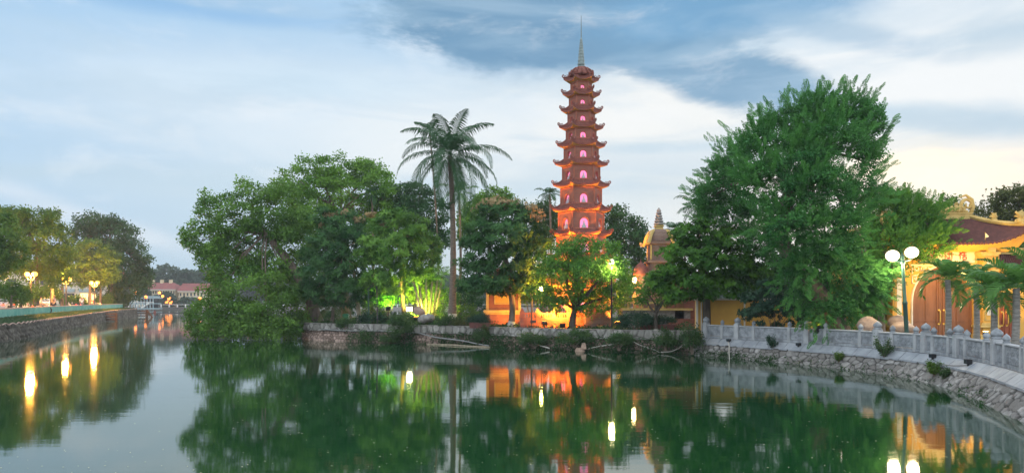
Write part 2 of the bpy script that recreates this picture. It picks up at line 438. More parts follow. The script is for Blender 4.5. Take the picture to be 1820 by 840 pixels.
def T_spray(r, n=13):
    """feathery branchlet along +Z, length 1, side twigs of narrow leaflets"""
    q = []; bend = r.uniform(-.15,.15)
    for i in range(n):
        t_ = (i+1)/(n+1); b = np.array([bend*t_*t_, 0.0, t_-.1*t_*t_])
        for sgn in (-1, 1):
            tl = .17*math.sin(math.pi*(.15+.8*t_))+.05; dd = np.array([sgn*.85, r.normal(0,.30), .75]); dd /= np.linalg.norm(dd)
            for k in range(1):
                bb = b+dd*tl*.1
                for s2 in (-1, 1):
                    q.append(leafq(bb, dd+np.array([0, r.normal(0,.35), 0])+np.array([0,0,1])*s2*.55, np.array([0,1,0])+r.normal(0,.3,3), tl*1.0, .05))
    return np.array(q)
_r = np.random.default_rng(11)
TPL = dict(
 mango=[T_rosette(9, 1.0, .26, 45, 125, _r) for _ in range(5)],
 broad=[T_cloud(9, .62, .32, _r) for _ in range(6)],
 ros=[T_rosette(9, .85, .38, 30, 110, _r) for _ in range(5)],
 spray=[T_spray(_r) for _ in range(5)],
 far=[T_cloud(6, 1.0, .7, _r) for _ in range(4)])
def scatter(tpls, pos, dirs, scale, tint, r):
    N = len(pos); d = dirs/(np.linalg.norm(dirs, axis=1, keepdims=True)+1e-9)
    h = r.normal(0, 1, (N,3)); a = np.cross(d, h); a /= (np.linalg.norm(a, axis=1, keepdims=True)+1e-9); b_ = np.cross(d, a)
    which = r.integers(0, len(tpls), N); Vs = []; Ts = []
    for i, tp in enumerate(tpls):
        s = which == i
        if not s.any(): continue
        fl = tp.reshape(-1, 3)
        m = np.stack([a[s], b_[s], d[s]], axis=2)            # columns
        v = np.einsum('nij,kj->nki', m, fl)*scale[s][:, None, None]+pos[s][:, None, :]
        Vs.append(v.reshape(-1, 3))
        nl = len(tp); tl = np.repeat(tint[s], nl*4).reshape(-1, nl, 4)+np.repeat(r.normal(0,.12,(s.sum(), nl,1)), 4, axis=2)
        Ts.append(tl.ravel())
    V = np.concatenate(Vs); T_ = np.clip(np.concatenate(Ts), 0, 1); Q = np.arange(len(V)).reshape(-1, 4)
    return V, Q, T_
def crown(lobes, size, dens, r, kind, droop=0.0, clump=.30, flat=1.0, upb=.25, zmin=None):
    """lobes: list of (centre, radii). returns positions, dirs, tint"""
    C = np.array([l[0] for l in lobes], float); Rr = np.array([l[1] for l in lobes], float)
    Pp = []; D = []; T_ = []
    for i in range(len(C)):
        rm = Rr[i].mean(); rs0 = min(max(clump*rm, .30), 1.15)
        ns = max(8, int(4.2*(rm/rs0)**2))
        u = r.normal(0, 1, (ns, 3)); u[:, 2] += .12; u /= np.linalg.norm(u, axis=1, keepdims=True)
        rad = np.where(r.random(ns) < .78, r.uniform(.72, 1.08, ns), r.uniform(.25, .7, ns))
        c = C[i]+u*Rr[i]*rad[:, None]
        keep = np.ones(ns, bool)
        for j in range(len(C)):
            if j != i: keep &= (((c-C[j])/Rr[j])**2).sum(1) > .34
        c = c[keep]; u = u[keep]
        for cc, uu in zip(c, u):
            rs = rs0*r.uniform(.6, 1.3); k = max(5, int(dens*4.6*(rs/size)**2*r.uniform(.6,1.2)))
            q = r.normal(0, 1, (k, 3)); q /= np.linalg.norm(q, axis=1, keepdims=True); q[:, 2] = np.where(q[:, 2] < -.3, -q[:, 2], q[:, 2])
            pp = cc+q*rs*(r.random((k,1))**.45)*np.array([1.1,1.1,.75*flat]); tt = r.normal(.45, .22)
            dd = q*.7+uu*.8+np.array([0,0,upb-droop])+r.normal(0,.25,(k,3))
            Pp.append(pp); D.append(dd); T_.append(np.full(k, tt)+r.normal(0,.1,k)+q[:,2]*.08)
    Pp = np.concatenate(Pp); D = np.concatenate(D); T_ = np.concatenate(T_)
    if zmin is not None:
        s = Pp[:, 2] > zmin; Pp, D, T_ = Pp[s], D[s], T_[s]
    return Pp, D, T_
def px_lobes(Y, L_, spread=.0, seed=1, depth=.9):
    r = random.Random(seed); o = []
    for l in L_:
        px, py, rx, ry = l[:4]; dy = l[4] if len(l) > 4 else r.uniform(-spread, spread)
        k = (Y+dy)/F; c = P(px, py, Y+dy)
        o.append((tuple(c), (rx*k, (rx+ry)/2*k*depth, ry*k)))
    return o
SEED = [100]
def limbs_mesh(mb, trunk, radii, lobes, nl, r, thick=.35, n=8):
    mb.tube(trunk, radii, n)
    top = Vector(trunk[-1]); idx = sorted(range(len(lobes)), key=lambda i: r.random())[:nl]
    for i in idx:
        c = Vector(lobes[i][0]); k = r.uniform(.45, 1.0); s = Vector(trunk[-2]).lerp(top, k)
        rr = radii[-1]*thick*r.uniform(.8,1.3)
        m1 = s.lerp(c, .35)+Vector((r.uniform(-.2,.2), r.uniform(-.2,.2), .12*(c-s).length*.6)); m2 = s.lerp(c, .7)+Vector((r.uniform(-.25,.25), r.uniform(-.2,.2), .1))
        mb.tube([s, m1, m2, c], [rr, rr*.8, rr*.55, rr*.25], 6)
        for _ in range(2):
            e = c+Vector((r.uniform(-1,1)*lobes[i][1][0]*.7, r.uniform(-1,1)*lobes[i][1][1]*.6, r.uniform(-.2,.9)*lobes[i][1][2]*.7))
            mb.tube([m2, m2.lerp(e,.5)+Vector((0,0,.1)), e], [rr*.4, rr*.25, rr*.08], 5)
def tree(name, label, Y, L_, trunk, leaf, kind='broad', size=.28, dens=1.0, cat='tree', group=None, spread=.8, limbs=8, bark='bark', trad=(.22,.12), droop=0.0, extra=None, clump=.30, base=None, upb=.25, white=0.0, thick=.55, depth=.9, zmin=.15, gz=None):
    """trunk: list of (px,py[,dy]) from the base up"""
    SEED[0] += 1; r = np.random.default_rng(SEED[0]); rr = random.Random(SEED[0])
    lobes = px_lobes(Y, L_, spread, SEED[0], depth)
    tp = [P(q[0], q[1], Y+(q[2] if len(q) > 2 else 0)) for q in trunk]
    if gz is not None: tp[0].z = gz
    org = Vector(tp[0]); root = thing(name, label, cat, org, 0, group)
    pts, _ = resample(tp, max(5, len(tp)*3)); n = len(pts)
    rad = [trad[0]+(trad[1]-trad[0])*i/(n-1) for i in range(n)]; rad[0] *= 1.35
    mb = MB(); limbs_mesh(mb, pts, rad, lobes, limbs, rr, thick)
    mb.build('trunk', M[bark], root, org, smooth=True)
    if white:
        k = max(2, int(n*white)); wb = MB(); wb.tube(pts[:k], [x+.012 for x in rad[:k]], 10); wb.build('whitewashed_base', M['whitewash'], root, org, smooth=True)
    pos, d, ti = crown(lobes, size, dens, r, kind, droop, clump, upb=upb, zmin=zmin)
    sc = size*r.uniform(.75, 1.3, len(pos))
    V, Q, T_ = scatter(TPL[kind], pos, d, sc, ti, r)
    np_obj('crown', V, Q, LM[leaf], root, org, {'tint': T_})
    if extra:      # blossoms: (lobes, leaf mat)
        for nm, EL, el_, esz, ek in extra:
            p2, d2, t2 = crown(px_lobes(Y, EL, .3, 3), esz, .5, r, ek, 0, .5)
            V, Q, T_ = scatter(TPL[ek], p2, d2, np.full(len(p2), esz), t2, r)
            np_obj(nm, V, Q, LM[el_], root, org, {'tint': T_})
    return root
def shrub(name, label, Y, L_, leaf, size=.16, dens=1.0, kind='broad', group=None, cat='shrub', z0=None, spread=.15):
    SEED[0] += 1; r = np.random.default_rng(SEED[0]); lobes = px_lobes(Y, L_, spread, SEED[0])
    c = Vector(lobes[0][0]); zb = z0 if z0 is not None else min(l[0][2]-l[1][2] for l in lobes)
    org = Vector((c.x, c.y, zb)); root = thing(name, label, cat, org, 0, group)
    mb = MB(); rr = random.Random(SEED[0])
    for l in lobes:
        for _ in range(3):
            e = Vector(l[0])+Vector((rr.uniform(-.5,.5)*l[1][0], rr.uniform(-.4,.4)*l[1][1], rr.uniform(0,.6)*l[1][2]))
            mb.tube([org+Vector((rr.uniform(-.06,.06), rr.uniform(-.06,.06), -.04)), org.lerp(e,.5)+Vector((0,0,.04)), e], [.02,.014,.006], 5)
    mb.build('stem', M['bark'], root, org)
    pos, d, ti = crown(lobes, size, dens, r, kind, 0, .38, zmin=min(zb, zb))
    V, Q, T_ = scatter(TPL[kind], pos, d, size*r.uniform(.7,1.25,len(pos)), ti, r)
    np_obj('foliage', V, Q, LM[leaf], root, org, {'tint': T_})
    return root
def frond(org, base, azm, el0, Ln, bend, leaf, root, nseg=12, nl=34, lw=.045, ll=.55, hang=.5, rad=.018, vee=.2, r=None, name='frond', roll=0.0):
    r = r or random.Random(1); base = Vector(base); h = Vector((math.sin(azm), math.cos(azm), 0)); pts = [base]; e = el0
    for i in range(nseg):
        pts.append(pts[-1]+(h*math.cos(e)+Vector((0,0,math.sin(e))))*(Ln/nseg)); e -= bend/nseg*(.5+1.2*i/nseg)
    V = []; Q = []; Tn = []
    side = Vector((h.y, -h.x, 0))
    # rachis as thin 3-sided strip
    for i in range(nseg):
        a = pts[i]; b_ = pts[i+1]; w0 = rad*(1-i/nseg*.8); w1 = rad*(1-(i+1)/nseg*.8); k = len(V)
        V += [a-side*w0, a+side*w0, b_+side*w1, b_-side*w1, a+Vector((0,0,w0)), b_+Vector((0,0,w1))]
        Q += [(k,k+1,k+2,k+3), (k,k+4,k+5,k+3), (k+1,k+2,k+5,k+4)]; Tn += [.8]*6
    for i in range(nl):
        t_ = .10+.90*(i+.5)/nl; x = t_*nseg; j = min(int(x), nseg-1); p = pts[j].lerp(pts[j+1], x-j); d = (pts[j+1]-pts[j]).normalized()
        up = side.cross(d).normalized()
        if up.z < 0: up = -up
        env = math.sin(math.pi*min(1,(.12+.86*t_)))**.55
        for sg in (-1, 1):
            l_ = ll*env*r.uniform(.82,1.1); dr = (side*sg*.9+d*(.35+.7*t_)+up*vee+Vector((0,0,-hang*.35))+Vector((r.uniform(-.12,.12),)*3)).normalized()
            m = p+dr*l_*.5; tip = m+(dr+Vector((0,0,-hang*1.3))).normalized()*l_*.5
            wd = d*lw*.5
            k = len(V); V += [p-wd*.4, p+wd*.4, m+wd, m-wd, tip]; tt = r.uniform(.25,.75)
            Q += [(k,k+1,k+2,k+3), (k+3,k+2,k+4,k+4)]; Tn += [tt]*5
    V = np.array([tuple(q) for q in V]); 
    quads = [q for q in Q if q[2] != q[3]]; tris = [(q[0],q[1],q[2]) for q in Q if q[2] == q[3]]
    me = bpy.data.meshes.new(name); o3 = Vector(org)
    me.from_pydata((V-np.array(tuple(o3))).tolist(), [], quads+tris); at = me.attributes.new('tint','FLOAT','POINT'); at.data.foreach_set('value', Tn); me.update()
    return link(name, me, LM[leaf], root)
def palm(name, label, base, top, rads, nf, Ln, leaf='palm', els=(75,-35), bend=1.6, nl=34, lw=.045, ll=.55, hang=.5, group=None, bark='palm_bark', white=0.0, seed=1, rings=True, vee=.2, sheath=None, dead=0):
    r = random.Random(seed); base = Vector(base); top = Vector(top); root = thing(name, label, 'palm tree', base, 0, group)
    mb = MB(); n = 40 if rings else 8; pts = []; rad = []
    for i in range(n+1):
        t_ = i/n; p = base.lerp(top, t_)+Vector((math.sin(t_*3.0)*.12*(top-base).length*.12, 0, 0)); pts.append(p)
        rad.append((rads[0]*math.exp(-t_*9)*.5+rads[1]+(rads[2]-rads[1])*t_)*(1.06 if i%2 else .97))
    mb.tube(pts, rad, 12); mb.build('trunk', M[bark], root, base, smooth=True)
    if white:
        k = int(n*white)+2; wb = MB(); wb.tube(pts[:k], [x+.012 for x in rad[:k]], 12); wb.build('whitewashed_base', M['whitewash'], root, base, smooth=True)
    tp = pts[-1]
    for i in range(nf):
        a = i*2.39996+r.uniform(-.2,.2); k = i/max(1, nf-1); e = R(els[0]+(els[1]-els[0])*k+r.uniform(-7,7))
        frond(base, tp+Vector((math.sin(a)*.06, math.cos(a)*.06, .05)), a, e, Ln*r.uniform(.80,1.10)*(1.0 if k > .14 else .72), bend*r.uniform(.65,1.2)*(.85+.25*k), leaf, root, nl=nl, lw=lw, ll=ll, hang=hang*r.uniform(.7,1.2), r=r, vee=vee, rad=.022 if Ln > 2 else .012)
    for i in range(dead):
        a = i*2.1+.4
        frond(base, tp+Vector((math.sin(a)*.12, math.cos(a)*.12, -.1)), a, R(-55), Ln*.45, .9, 'olive', root, nl=16, lw=lw, ll=ll*.6, hang=.9, r=r, name='dry_frond')
    return root
# =================================================================== SETTING
def sheet(name, poly, z, m, kind='structure', fn=None):
    me = bpy.data.meshes.new(name); me.from_pydata([(x, y, fn(x, y) if fn else z) for x, y in poly], [], [tuple(range(len(poly)))]); me.update()
    return tag(link(name, me, m), kind=kind)
sheet('water', [(-650,-60),(650,-60),(650,700),(-650,700)], 0.0, M_water)
lakebed = sheet('lake_bed', [(-660,-70),(660,-70),(660,710),(-660,710)], -.9, M['soil'])

# rail line of the curved promenade (plan), from the island corner round towards the camera
RAIL = [(9.05,35.1),(10.2,33.2),(11.45,31.2),(12.3,29.5),(13.2,27.2),(13.75,24.8),(13.65,22.4),(13.30,20.6),(12.86,19.0),(12.3,17.5),(11.7,15.9),(11.25,14.2),(11.0,12.2),(10.9,9.0),(10.9,5.0)]
RP, RLEN = resample([(x, y, 0) for x, y in RAIL], 400)
def rail_at(s):
    x = s/RLEN*399; i = min(int(max(x, 0)), 398); f = x-i; p = RP[i].lerp(RP[i+1], f); d = (RP[i+1]-RP[i]).normalized()
    return p, d
def rail_off(s, o):            # o > 0 towards the water
    p, d = rail_at(s); return p+Vector((d.y, -d.x, 0))*o    # d runs towards the camera; water lies on its right-hand side
ISL = [(-15.5,56),(-14.6,51.5),(-13.4,48.6),(-11.6,47.2),(-9.4,46.2),(-6,44.4),(-2.9,42.3),(0,40.0),(2.6,38.2),(5.6,36.6),(8.2,35.5),(9.0,35.2)]
IP, ILEN = resample([(x, y, 0) for x, y in ISL], 200)
# grounds
sheet('island_ground', [(p.x, p.y) for p in IP[::6]]+[(9.05,35.2),(9.05,60),(50,60),(50,88),(6,92),(-14,84),(-19,68)], 1.02, M['soil'])
prom = [(rail_off(RLEN*i/60, .11).x, rail_off(RLEN*i/60, .11).y) for i in range(61)]
sheet('promenade', prom+[(10.9,3),(50,3),(50,60),(9.05,60)], .80, M['paving'])
# left bank
LB = [(-28,22),(-29.5,32),(-31.2,41),(-32.1,45.8),(-33.9,50.8),(-38.2,60.2),(-43.2,71.4),(-54.5,99.7),(-59.8,116),(-62.5,119),(-72,122),(-100,128)]
LP, LLEN = resample([(x, y, 0) for x, y in LB], 300)
def lb_at(s):
    x = s/LLEN*299; i = min(int(max(x, 0)), 298); p = LP[i].lerp(LP[i+1], x-i); d = (LP[i+1]-LP[i]).normalized(); return p, d
def lb_off(s, o): p, d = lb_at(s); return p+Vector((-d.y, d.x, 0))*o      # o > 0 landwards
def lb_top(y): return float(np.interp(y, [40,60,72,100,116,130], [1.10,1.10,1.12,1.34,1.42,1.42]))
def gz(y): return float(np.interp(y, [40,49,70,100,118,140], [1.30,1.33,1.38,1.47,1.52,1.52]))
mb = MB(); N_ = 60
for i in range(N_):
    s0, s1 = LLEN*i/N_, LLEN*(i+1)/N_; a, b_ = lb_off(s0, 1.9), lb_off(s1, 1.9)
    o = len(mb.v)
    for q in (a, b_, Vector((-260, b_.y+40, 0)), Vector((-260, a.y+ (0 if i else -40), 0))): mb.v.append((q.x, q.y, gz(q.y)))
    mb.f.append((o, o+1, o+2, o+3))
tag(mb.build('left_bank_ground', M['paving']), kind='structure')
mb = MB()
for i in range(N_):
    s0, s1 = LLEN*i/N_, LLEN*(i+1)/N_
    q = [lb_off(s0,.1), lb_off(s1,.1), lb_off(s1,2.0), lb_off(s0,2.0)]; zz = [lb_top(q[0].y)-.03, lb_top(q[1].y)-.03, gz(q[2].y)+.004, gz(q[3].y)+.004]
    o = len(mb.v); mb.v += [(p.x, p.y, z) for p, z in zip(q, zz)]; mb.f.append((o,o+1,o+2,o+3))
tag(mb.build('bank_verge', M['soil']), kind='structure')
mb = MB()
for i in range(N_):
    s0, s1 = LLEN*i/N_, LLEN*(i+1)/N_
    q = [lb_off(s0,13), lb_off(s1,13), lb_off(s1,24), lb_off(s0,24)]
    if s1 > LLEN*.8: break
    o = len(mb.v); mb.v += [(p.x, p.y, gz(p.y)+.012) for p in q]; mb.f.append((o,o+1,o+2,o+3))
tag(mb.build('road', M['asphalt']), kind='structure')
# far shore
sheet('far_shore_ground', [(-650,234),(-140,232),(60,236),(300,240),(650,236),(650,700),(-650,700)], .75, M['soil'])
mb = MB(); mb.box((0,234,.35),(1300,.6,1.0)); tag(mb.build('far_shore_kerb', M['greystone']), kind='structure')

# ---- rubble walls: every stone is displaced geometry
def rubble(name, m, parent, org, npts, fn, Lh, Lv, sx, sy, depth, res, seed, gapw=.16, rowy=None, topshade=0):
    """fn(s, t) -> (point, outward normal) ; s along 0..Lh metres, t 0 (top)..Lv"""
    r = np.random.default_rng(seed); ns = int(Lh/res)+1; nt_ = max(4, int(Lv/res)+1)
    gx = int(Lh/sx)+3; gy = int(Lv/sy)+3
    jx, jy = np.meshgrid(np.arange(-1, gx-1), np.arange(-1, gy-1)); jx = jx.ravel(); jy = jy.ravel()
    cx = (jx+.5+r.uniform(-.42,.42,len(jx))+(jy%2)*.5)*sx; cy = (jy+.5+r.uniform(-.38,.38,len(jx)))*sy
    ck = r.random(len(cx)); ch = r.normal(0,.35,len(cx)); ctx = r.normal(0,.5,len(cx)); cty = r.normal(0,.5,len(cx))
    S_ = np.linspace(0, Lh, ns); T_ = np.linspace(0, Lv, nt_)
    H = np.zeros((nt_, ns)); K = np.zeros((nt_, ns)); G = np.zeros((nt_, ns))
    for i0 in range(0, ns, 60):
        ss = S_[i0:i0+60]; lo, hi = ss[0]-3*sx, ss[-1]+3*sx; q = np.where((cx > lo) & (cx < hi))[0]
        GS, GT = np.meshgrid(ss, T_)
        d = np.sqrt(((GS[...,None]-cx[q])/sx)**2+((GT[...,None]-cy[q])/sy)**2)
        a = np.argsort(d, axis=2)[...,:2]; d1 = np.take_along_axis(d, a[...,:1], 2)[...,0]; d2 = np.take_along_axis(d, a[...,1:2], 2)[...,0]
        e = np.clip((d2-d1)/gapw, 0, 1); n1 = q[a[...,0]]; e2 = e*e*(3-2*e)
        dx = (GS-cx[n1])/sx; dy_ = (GT-cy[n1])/sy
        H[:, i0:i0+60] = e2*(1+ch[n1]*.9+ctx[n1]*dx*1.0+cty[n1]*dy_*1.0); K[:, i0:i0+60] = ck[n1]; G[:, i0:i0+60] = np.clip(e*1.1, 0, 1)*(np.clip(GT/topshade+.35*np.sin(GS*5)*np.sin(GS*2.3+1)-.2, 0, 1) if topshade else 1)  # joint mask also carries a ragged top band, painted overhang shade
    V = np.zeros((nt_, ns, 3))
    for i, s in enumerate(S_):
        for j, t_ in enumerate(T_):
            p, n = fn(s, t_); V[j, i] = tuple(p+n*float(H[j, i]*depth))
    idx = np.arange(nt_*ns).reshape(nt_, ns)
    Q = np.stack([idx[:-1,:-1], idx[:-1,1:], idx[1:,1:], idx[1:,:-1]], 2).reshape(-1, 4)
    return np_obj(name, V.reshape(-1,3), Q, m, parent, org, {'tint': K.ravel(), 'gap': G.ravel()})

# promenade retaining wall below the balustrade
org = Vector((11.5, 26, 0))
pw = thing('retaining_wall', 'rubble stone retaining wall under the pale slab apron of the curved promenade', 'stone wall', org)
def foot_off(s): return .62+.25*min(1, s/RLEN*1.6)
def prom_fn(s, t_):
    s = s*RLEN/RLEN; k = t_/.62
    top = rail_off(s, .33); bot = rail_off(s, .88); top.z = .50; bot.z = -.12
    p = top.lerp(bot, k); n = rail_off(s, 2)-rail_off(s, 0); n.normalize(); n = (n+Vector((0,0,.4))).normalized()
    return p, n
rubble('stone_face', M['stone_r'], pw, org, 0, prom_fn, RLEN, .68, .33, .20, .045, .026, 5, gapw=.18, topshade=.07)  # shade under the apron overhang is painted along the stone top
mb = MB(); s = 0.0; i = 0; rr = random.Random(4)
while s < RLEN-.2:
    l = min(rr.choice((.62,.7,.8)) * 1.15, RLEN-s); s1 = s+l-.022; off = .10; oo = .40
    n = 3; vs = []
    for k in range(n):
        q = s+(s1-s)*k/(n-1); tilt = rr.uniform(-.004,.004)
        a = rail_off(q, off); a.z = .792; b_ = rail_off(q, oo); b_.z = .54+tilt; c = b_.copy(); c.z -= .06; d = a.copy(); d.z -= .12
        vs += [a, b_, c, d]
    fs = [(k*4+j, k*4+(j+1)%4, (k+1)*4+(j+1)%4, (k+1)*4+j) for k in range(n-1) for j in range(4)]+[(0,1,2,3),((n-1)*4+3,(n-1)*4+2,(n-1)*4+1,(n-1)*4)]
    mb.add(vs, fs); s += l
mb.build('sloping_apron', M['apron'], pw, org)
mb = MB()
n = 120
vs = []
for k in range(n+1):
    q = RLEN*k/n; a = rail_off(q, .34); a.z = .5; b_ = rail_off(q, -.3); b_.z = .5; vs += [a, b_]
mb.add(vs, [(2*k, 2*k+1, 2*k+3, 2*k+2) for k in range(n)]); mb.build('core_fill', M['jointfill'], pw, org)
mb = MB(); vs = []
for k in range(n+1):
    q = RLEN*k/n; a = rail_off(q, .11); a.z = .775; b_ = rail_off(q, .385); b_.z = .53; vs += [a, b_]
mb.add(vs, [(2*k, 2*k+1, 2*k+3, 2*k+2) for k in range(n)]); mb.build('apron_bedding', M['jointfill'], pw, org)

# balustrade
org = Vector((13.2, 27.2, .8))
bal = thing('balustrade', 'pale grey carved stone balustrade curving along the promenade edge', 'balustrade', org)
posts_px = [(1255,1),(1284,0),(1311,1),(1340,0),(1403.6,0),(1436,1),(1468,0),(1530,0),(1560,1),(1587,0),(1628.6,0),(1645.7,1),(1660,0),(1688.6,0),(1703.6,1),(1718.6,0),(1753.6,0),(1771.8,1),(1789,0),(1820,0)]
def s_of_px(px):
    best = min(range(400), key=lambda i: abs(910+F*RP[i].x/RP[i].y-px)+ (0 if i < 300 else 1e4)); return RLEN*best/399
SS = np.linspace(0, RLEN*.72, 3000); PXS = np.array([910+F*rail_at(s)[0].x/rail_at(s)[0].y for s in SS])
posts = [(float(np.interp(px, PXS, SS)), b_) for px, b_ in posts_px]
step = posts[-1][0]; gaps = [(.55,1),(.55,0),(1.25,0),(.55,1),(.55,0),(1.25,0),(.55,1),(.55,0),(1.25,0),(.55,1),(.55,0),(1.25,0),(.55,1)]
for g_, b_ in gaps:
    step += g_
    if step < RLEN-.1: posts.append((step, b_))
def post(s, big):
    p, d = rail_at(s); rz = math.atan2(d.y, d.x); wd = .24 if big else .15; ht = .70 if big else .63; z0 = .80
    mb = MB(); mb.box((p.x, p.y, z0+ht/2), (wd, wd+.02, ht), rz)
    mb.box((p.x+d.y*(wd/2+.012), p.y-d.x*(wd/2+.012), z0+.08+(ht-.2)/2), (wd*.6, .02, ht-.22), rz)
    o = mb.build('post', M['marble'], bal, org, bevel=.012)
    r_ = wd*.56; f = MB(); zb = z0+ht
    pr = [(r_*.95,0),(r_*1.06,.018),(r_*1.06,.04),(r_*.8,.055),(r_*.78,.07),(r_*1.0,.085),(r_*1.12,.12),(r_*1.13,.155),(r_*1.0,.195),(r_*.72,.235),(r_*.35,.27),(.004,.305)]
    k = 1.0 if big else .82
    f.lathe((p.x, p.y, zb), [(a, z*k) for a, z in pr], 14); f.build('finial', M['marble_d'], o, org, smooth=True)
for s, b_ in posts: post(s, b_)
for (s0, b0), (s1, b1) in zip(posts[:-1], posts[1:]):
    a = s0+(.12 if b0 else .075); e = s1-(.12 if b1 else .075); n = max(3, int((e-a)/.12)); 
    def ribbon(z0, z1, th, nm, m, rnd=False, off=0.0, bev=0):
        mb = MB(); vs = []
        for k in range(n+1):
            q = a+(e-a)*k/n
            if rnd:
                zc = (z0+z1)/2; hh = (z1-z0)/2
                for an in range(8):
                    an2 = math.pi/4*an+math.pi/8; w_ = rail_off(q, off+math.cos(an2)*th/2*1.08); vs.append((w_.x, w_.y, zc+math.sin(an2)*hh*1.08))
            else:
                for o_, z in ((off+th/2, z1),(off+th/2, z0),(off-th/2, z0),(off-th/2, z1)):
                    w_ = rail_off(q, o_); vs.append((w_.x, w_.y, z))
        c = 8 if rnd else 4
        fs = [(k*c+j, k*c+(j+1)%c, (k+1)*c+(j+1)%c, (k+1)*c+j) for k in range(n) for j in range(c)]+[tuple(range(c)), tuple(range(n*c+c-1, n*c-1, -1))]
        mb.add(vs, fs); return mb.build(nm, m, bal, org, smooth=False)
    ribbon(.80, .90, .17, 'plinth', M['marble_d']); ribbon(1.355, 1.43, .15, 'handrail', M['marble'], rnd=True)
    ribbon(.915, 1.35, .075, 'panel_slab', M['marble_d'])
    # carved relief on the water side of each panel
    nu = max(6, int((e-a-.1)/.025)); nv = 13; r_ = np.random.default_rng(int(s0*100)+3)
    V = []; ph = r_.uniform(0, 6, 8)
    def relief(u, v, Lx):
        x = u*Lx; z = v*.36; h = 0
        h += math.sin(x*20+2.5*math.sin(z*30+ph[0])+ph[1])*math.sin(z*24+2.2*math.sin(x*17+ph[2])+ph[3])
        h += .6*math.sin(x*70+ph[4]+3*math.sin(z*50))*math.sin(z*85+ph[5])
        ed = min(1, min(u*Lx, (1-u)*Lx, v*.36, (1-v)*.36)/.03); return max(-.4, h)*.026*ed
    Lx = e-a-.09
    for j in range(nv+1):
        for i in range(nu+1):
            u, v = i/nu, j/nv; w_ = rail_off(a+.045+Lx*u, .0395+relief(u, v, Lx)); V.append((w_.x, w_.y, .955+.36*v))
    idx = np.arange((nu+1)*(nv+1)).reshape(nv+1, nu+1); Q = np.stack([idx[:-1,:-1], idx[:-1,1:], idx[1:,1:], idx[1:,:-1]], 2).reshape(-1,4)
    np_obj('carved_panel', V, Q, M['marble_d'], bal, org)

# island retaining wall
org = Vector((-2.9, 42.3, 0))
iw = thing('retaining_wall', 'low weathered stone retaining wall with grey coping around the pagoda island', 'stone wall', org)
def isl_at(s):
    x = s/ILEN*199; i = min(int(max(x,0)), 198); p = IP[i].lerp(IP[i+1], x-i); d = (IP[i+1]-IP[i]).normalized(); return p, Vector((d.y, -d.x, 0))
def isl_lo(s, t_):
    p, n = isl_at(s); k = t_/.8; q = p+n*(.02+.22*k); q.z = .66-.78*k; return q, n
def isl_hi(s, t_):
    p, n = isl_at(s); k = t_/.46; q = p+n*(.10+.08*k); q.z = 1.10-.46*k; return q, n
rubble('stone_face', M['stone_p'], iw, org, 0, isl_lo, ILEN, .8, .24, .19, .05, .04, 8, gapw=.24, topshade=.06)
rubble('coping', M['stone_c'], iw, org, 0, isl_hi, ILEN, .46, .50, .42, .045, .04, 9, gapw=.20)
mb = MB(); vs = []
for k in range(81):
    p, n = isl_at(ILEN*k/80); a = p+n*.13; b_ = p-n*.35; c_ = p+n*.2; vs += [(a.x,a.y,1.105),(b_.x,b_.y,1.105),(b_.x,b_.y,1.0),(c_.x,c_.y,.645),(p.x,p.y,.645)]
fs = []
for k in range(80):
    o = k*5; fs += [(o,o+1,o+6,o+5),(o+1,o+2,o+7,o+6),(o+3,o+4,o+9,o+8)]
mb.add(vs, fs); mb.build('coping_top', M['greystone'], iw, org)

# left embankment wall
org = Vector((-43.2, 71.4, 0))
lw_ = thing('embankment_wall', 'dark rubble stone embankment wall below the turquoise fence on the left bank', 'stone wall', org)
def lb_fn(s, t_):
    s = s+LLEN*.06; p, d = lb_at(s); n = Vector((d.y, -d.x, 0)); zt = lb_top(p.y); q = p+n*(.25*t_/1.2); q.z = zt-(zt+.12)*t_/1.2; return q, n
rubble('stone_face', M['stone_l'], lw_, org, 0, lb_fn, LLEN*.93, 1.2, .42, .32, .12, .085, 12, gapw=.35)
mb = MB(); pts = []; s = LLEN*.06
while s < LLEN*.88:
    p, d = lb_at(s); n = Vector((d.y,-d.x,0)); q = p+n*.12; q.z = lb_top(p.y)-.02+.055*math.sin(s*math.pi/.42*(.62)); pts.append(q); s += .11
mb.tube(pts, .032, 5); tag(mb.build('cord', M['pinkconc'], None, pts[0], top=True), 'wavy pinkish cord strung along the top of the left embankment wall', 'cord')
# fence
org = Vector((-44.5, 71, gz(71)))
fe = thing('fence', 'long low turquoise lattice fence on the left lakeside promenade', 'fence', org)
s = LLEN*.05; sec = 0
while s < LLEN*.90 and sec < 95:
    s1 = s+1.55; a, b_ = lb_off(s, 1.92), lb_off(s1, 1.92); za, zb = gz(a.y), gz(b_.y); d = (b_-a); l = d.length; rz = math.atan2(d.y, d.x); c = (a+b_)/2; zc = (za+zb)/2
    if l > .3:
        mb = MB()
        mb.box((c.x, c.y, zc+.27), (l-.1, .035, .44), rz)
        for k in range(9):
            q = a.lerp(b_, (k+.5)/9); mb.box((q.x, q.y, zc+.535), (.06, .03, .10), rz)
            mb.box((q.x+d.y/l*.02, q.y-d.x/l*.02, zc+.27), (.03, .03, .42), rz)
        mb.box((c.x, c.y, zc+.595), (l-.08, .05, .03), rz)
        mb.build('panel', M['teal'], fe, org)
        mb = MB(); mb.box((a.x, a.y, za+.33), (.1,.1,.64), rz); mb.build('post', M['teal'], fe, org)
    s = s1; sec += 1
mb = MB(); s = LLEN*.05
pts = []
while s < LLEN*.9: q = lb_off(s, 1.92); q.z = gz(q.y)+.655; pts.append(q); s += 1.5
for a, b_ in zip(pts[:-1], pts[1:]):
    d = b_-a; c = (a+b_)/2; mb.box(c, (d.length+.01,.13,.07), math.atan2(d.y, d.x))
    
mb.build('top_rail', M['pinkconc'], fe, org)
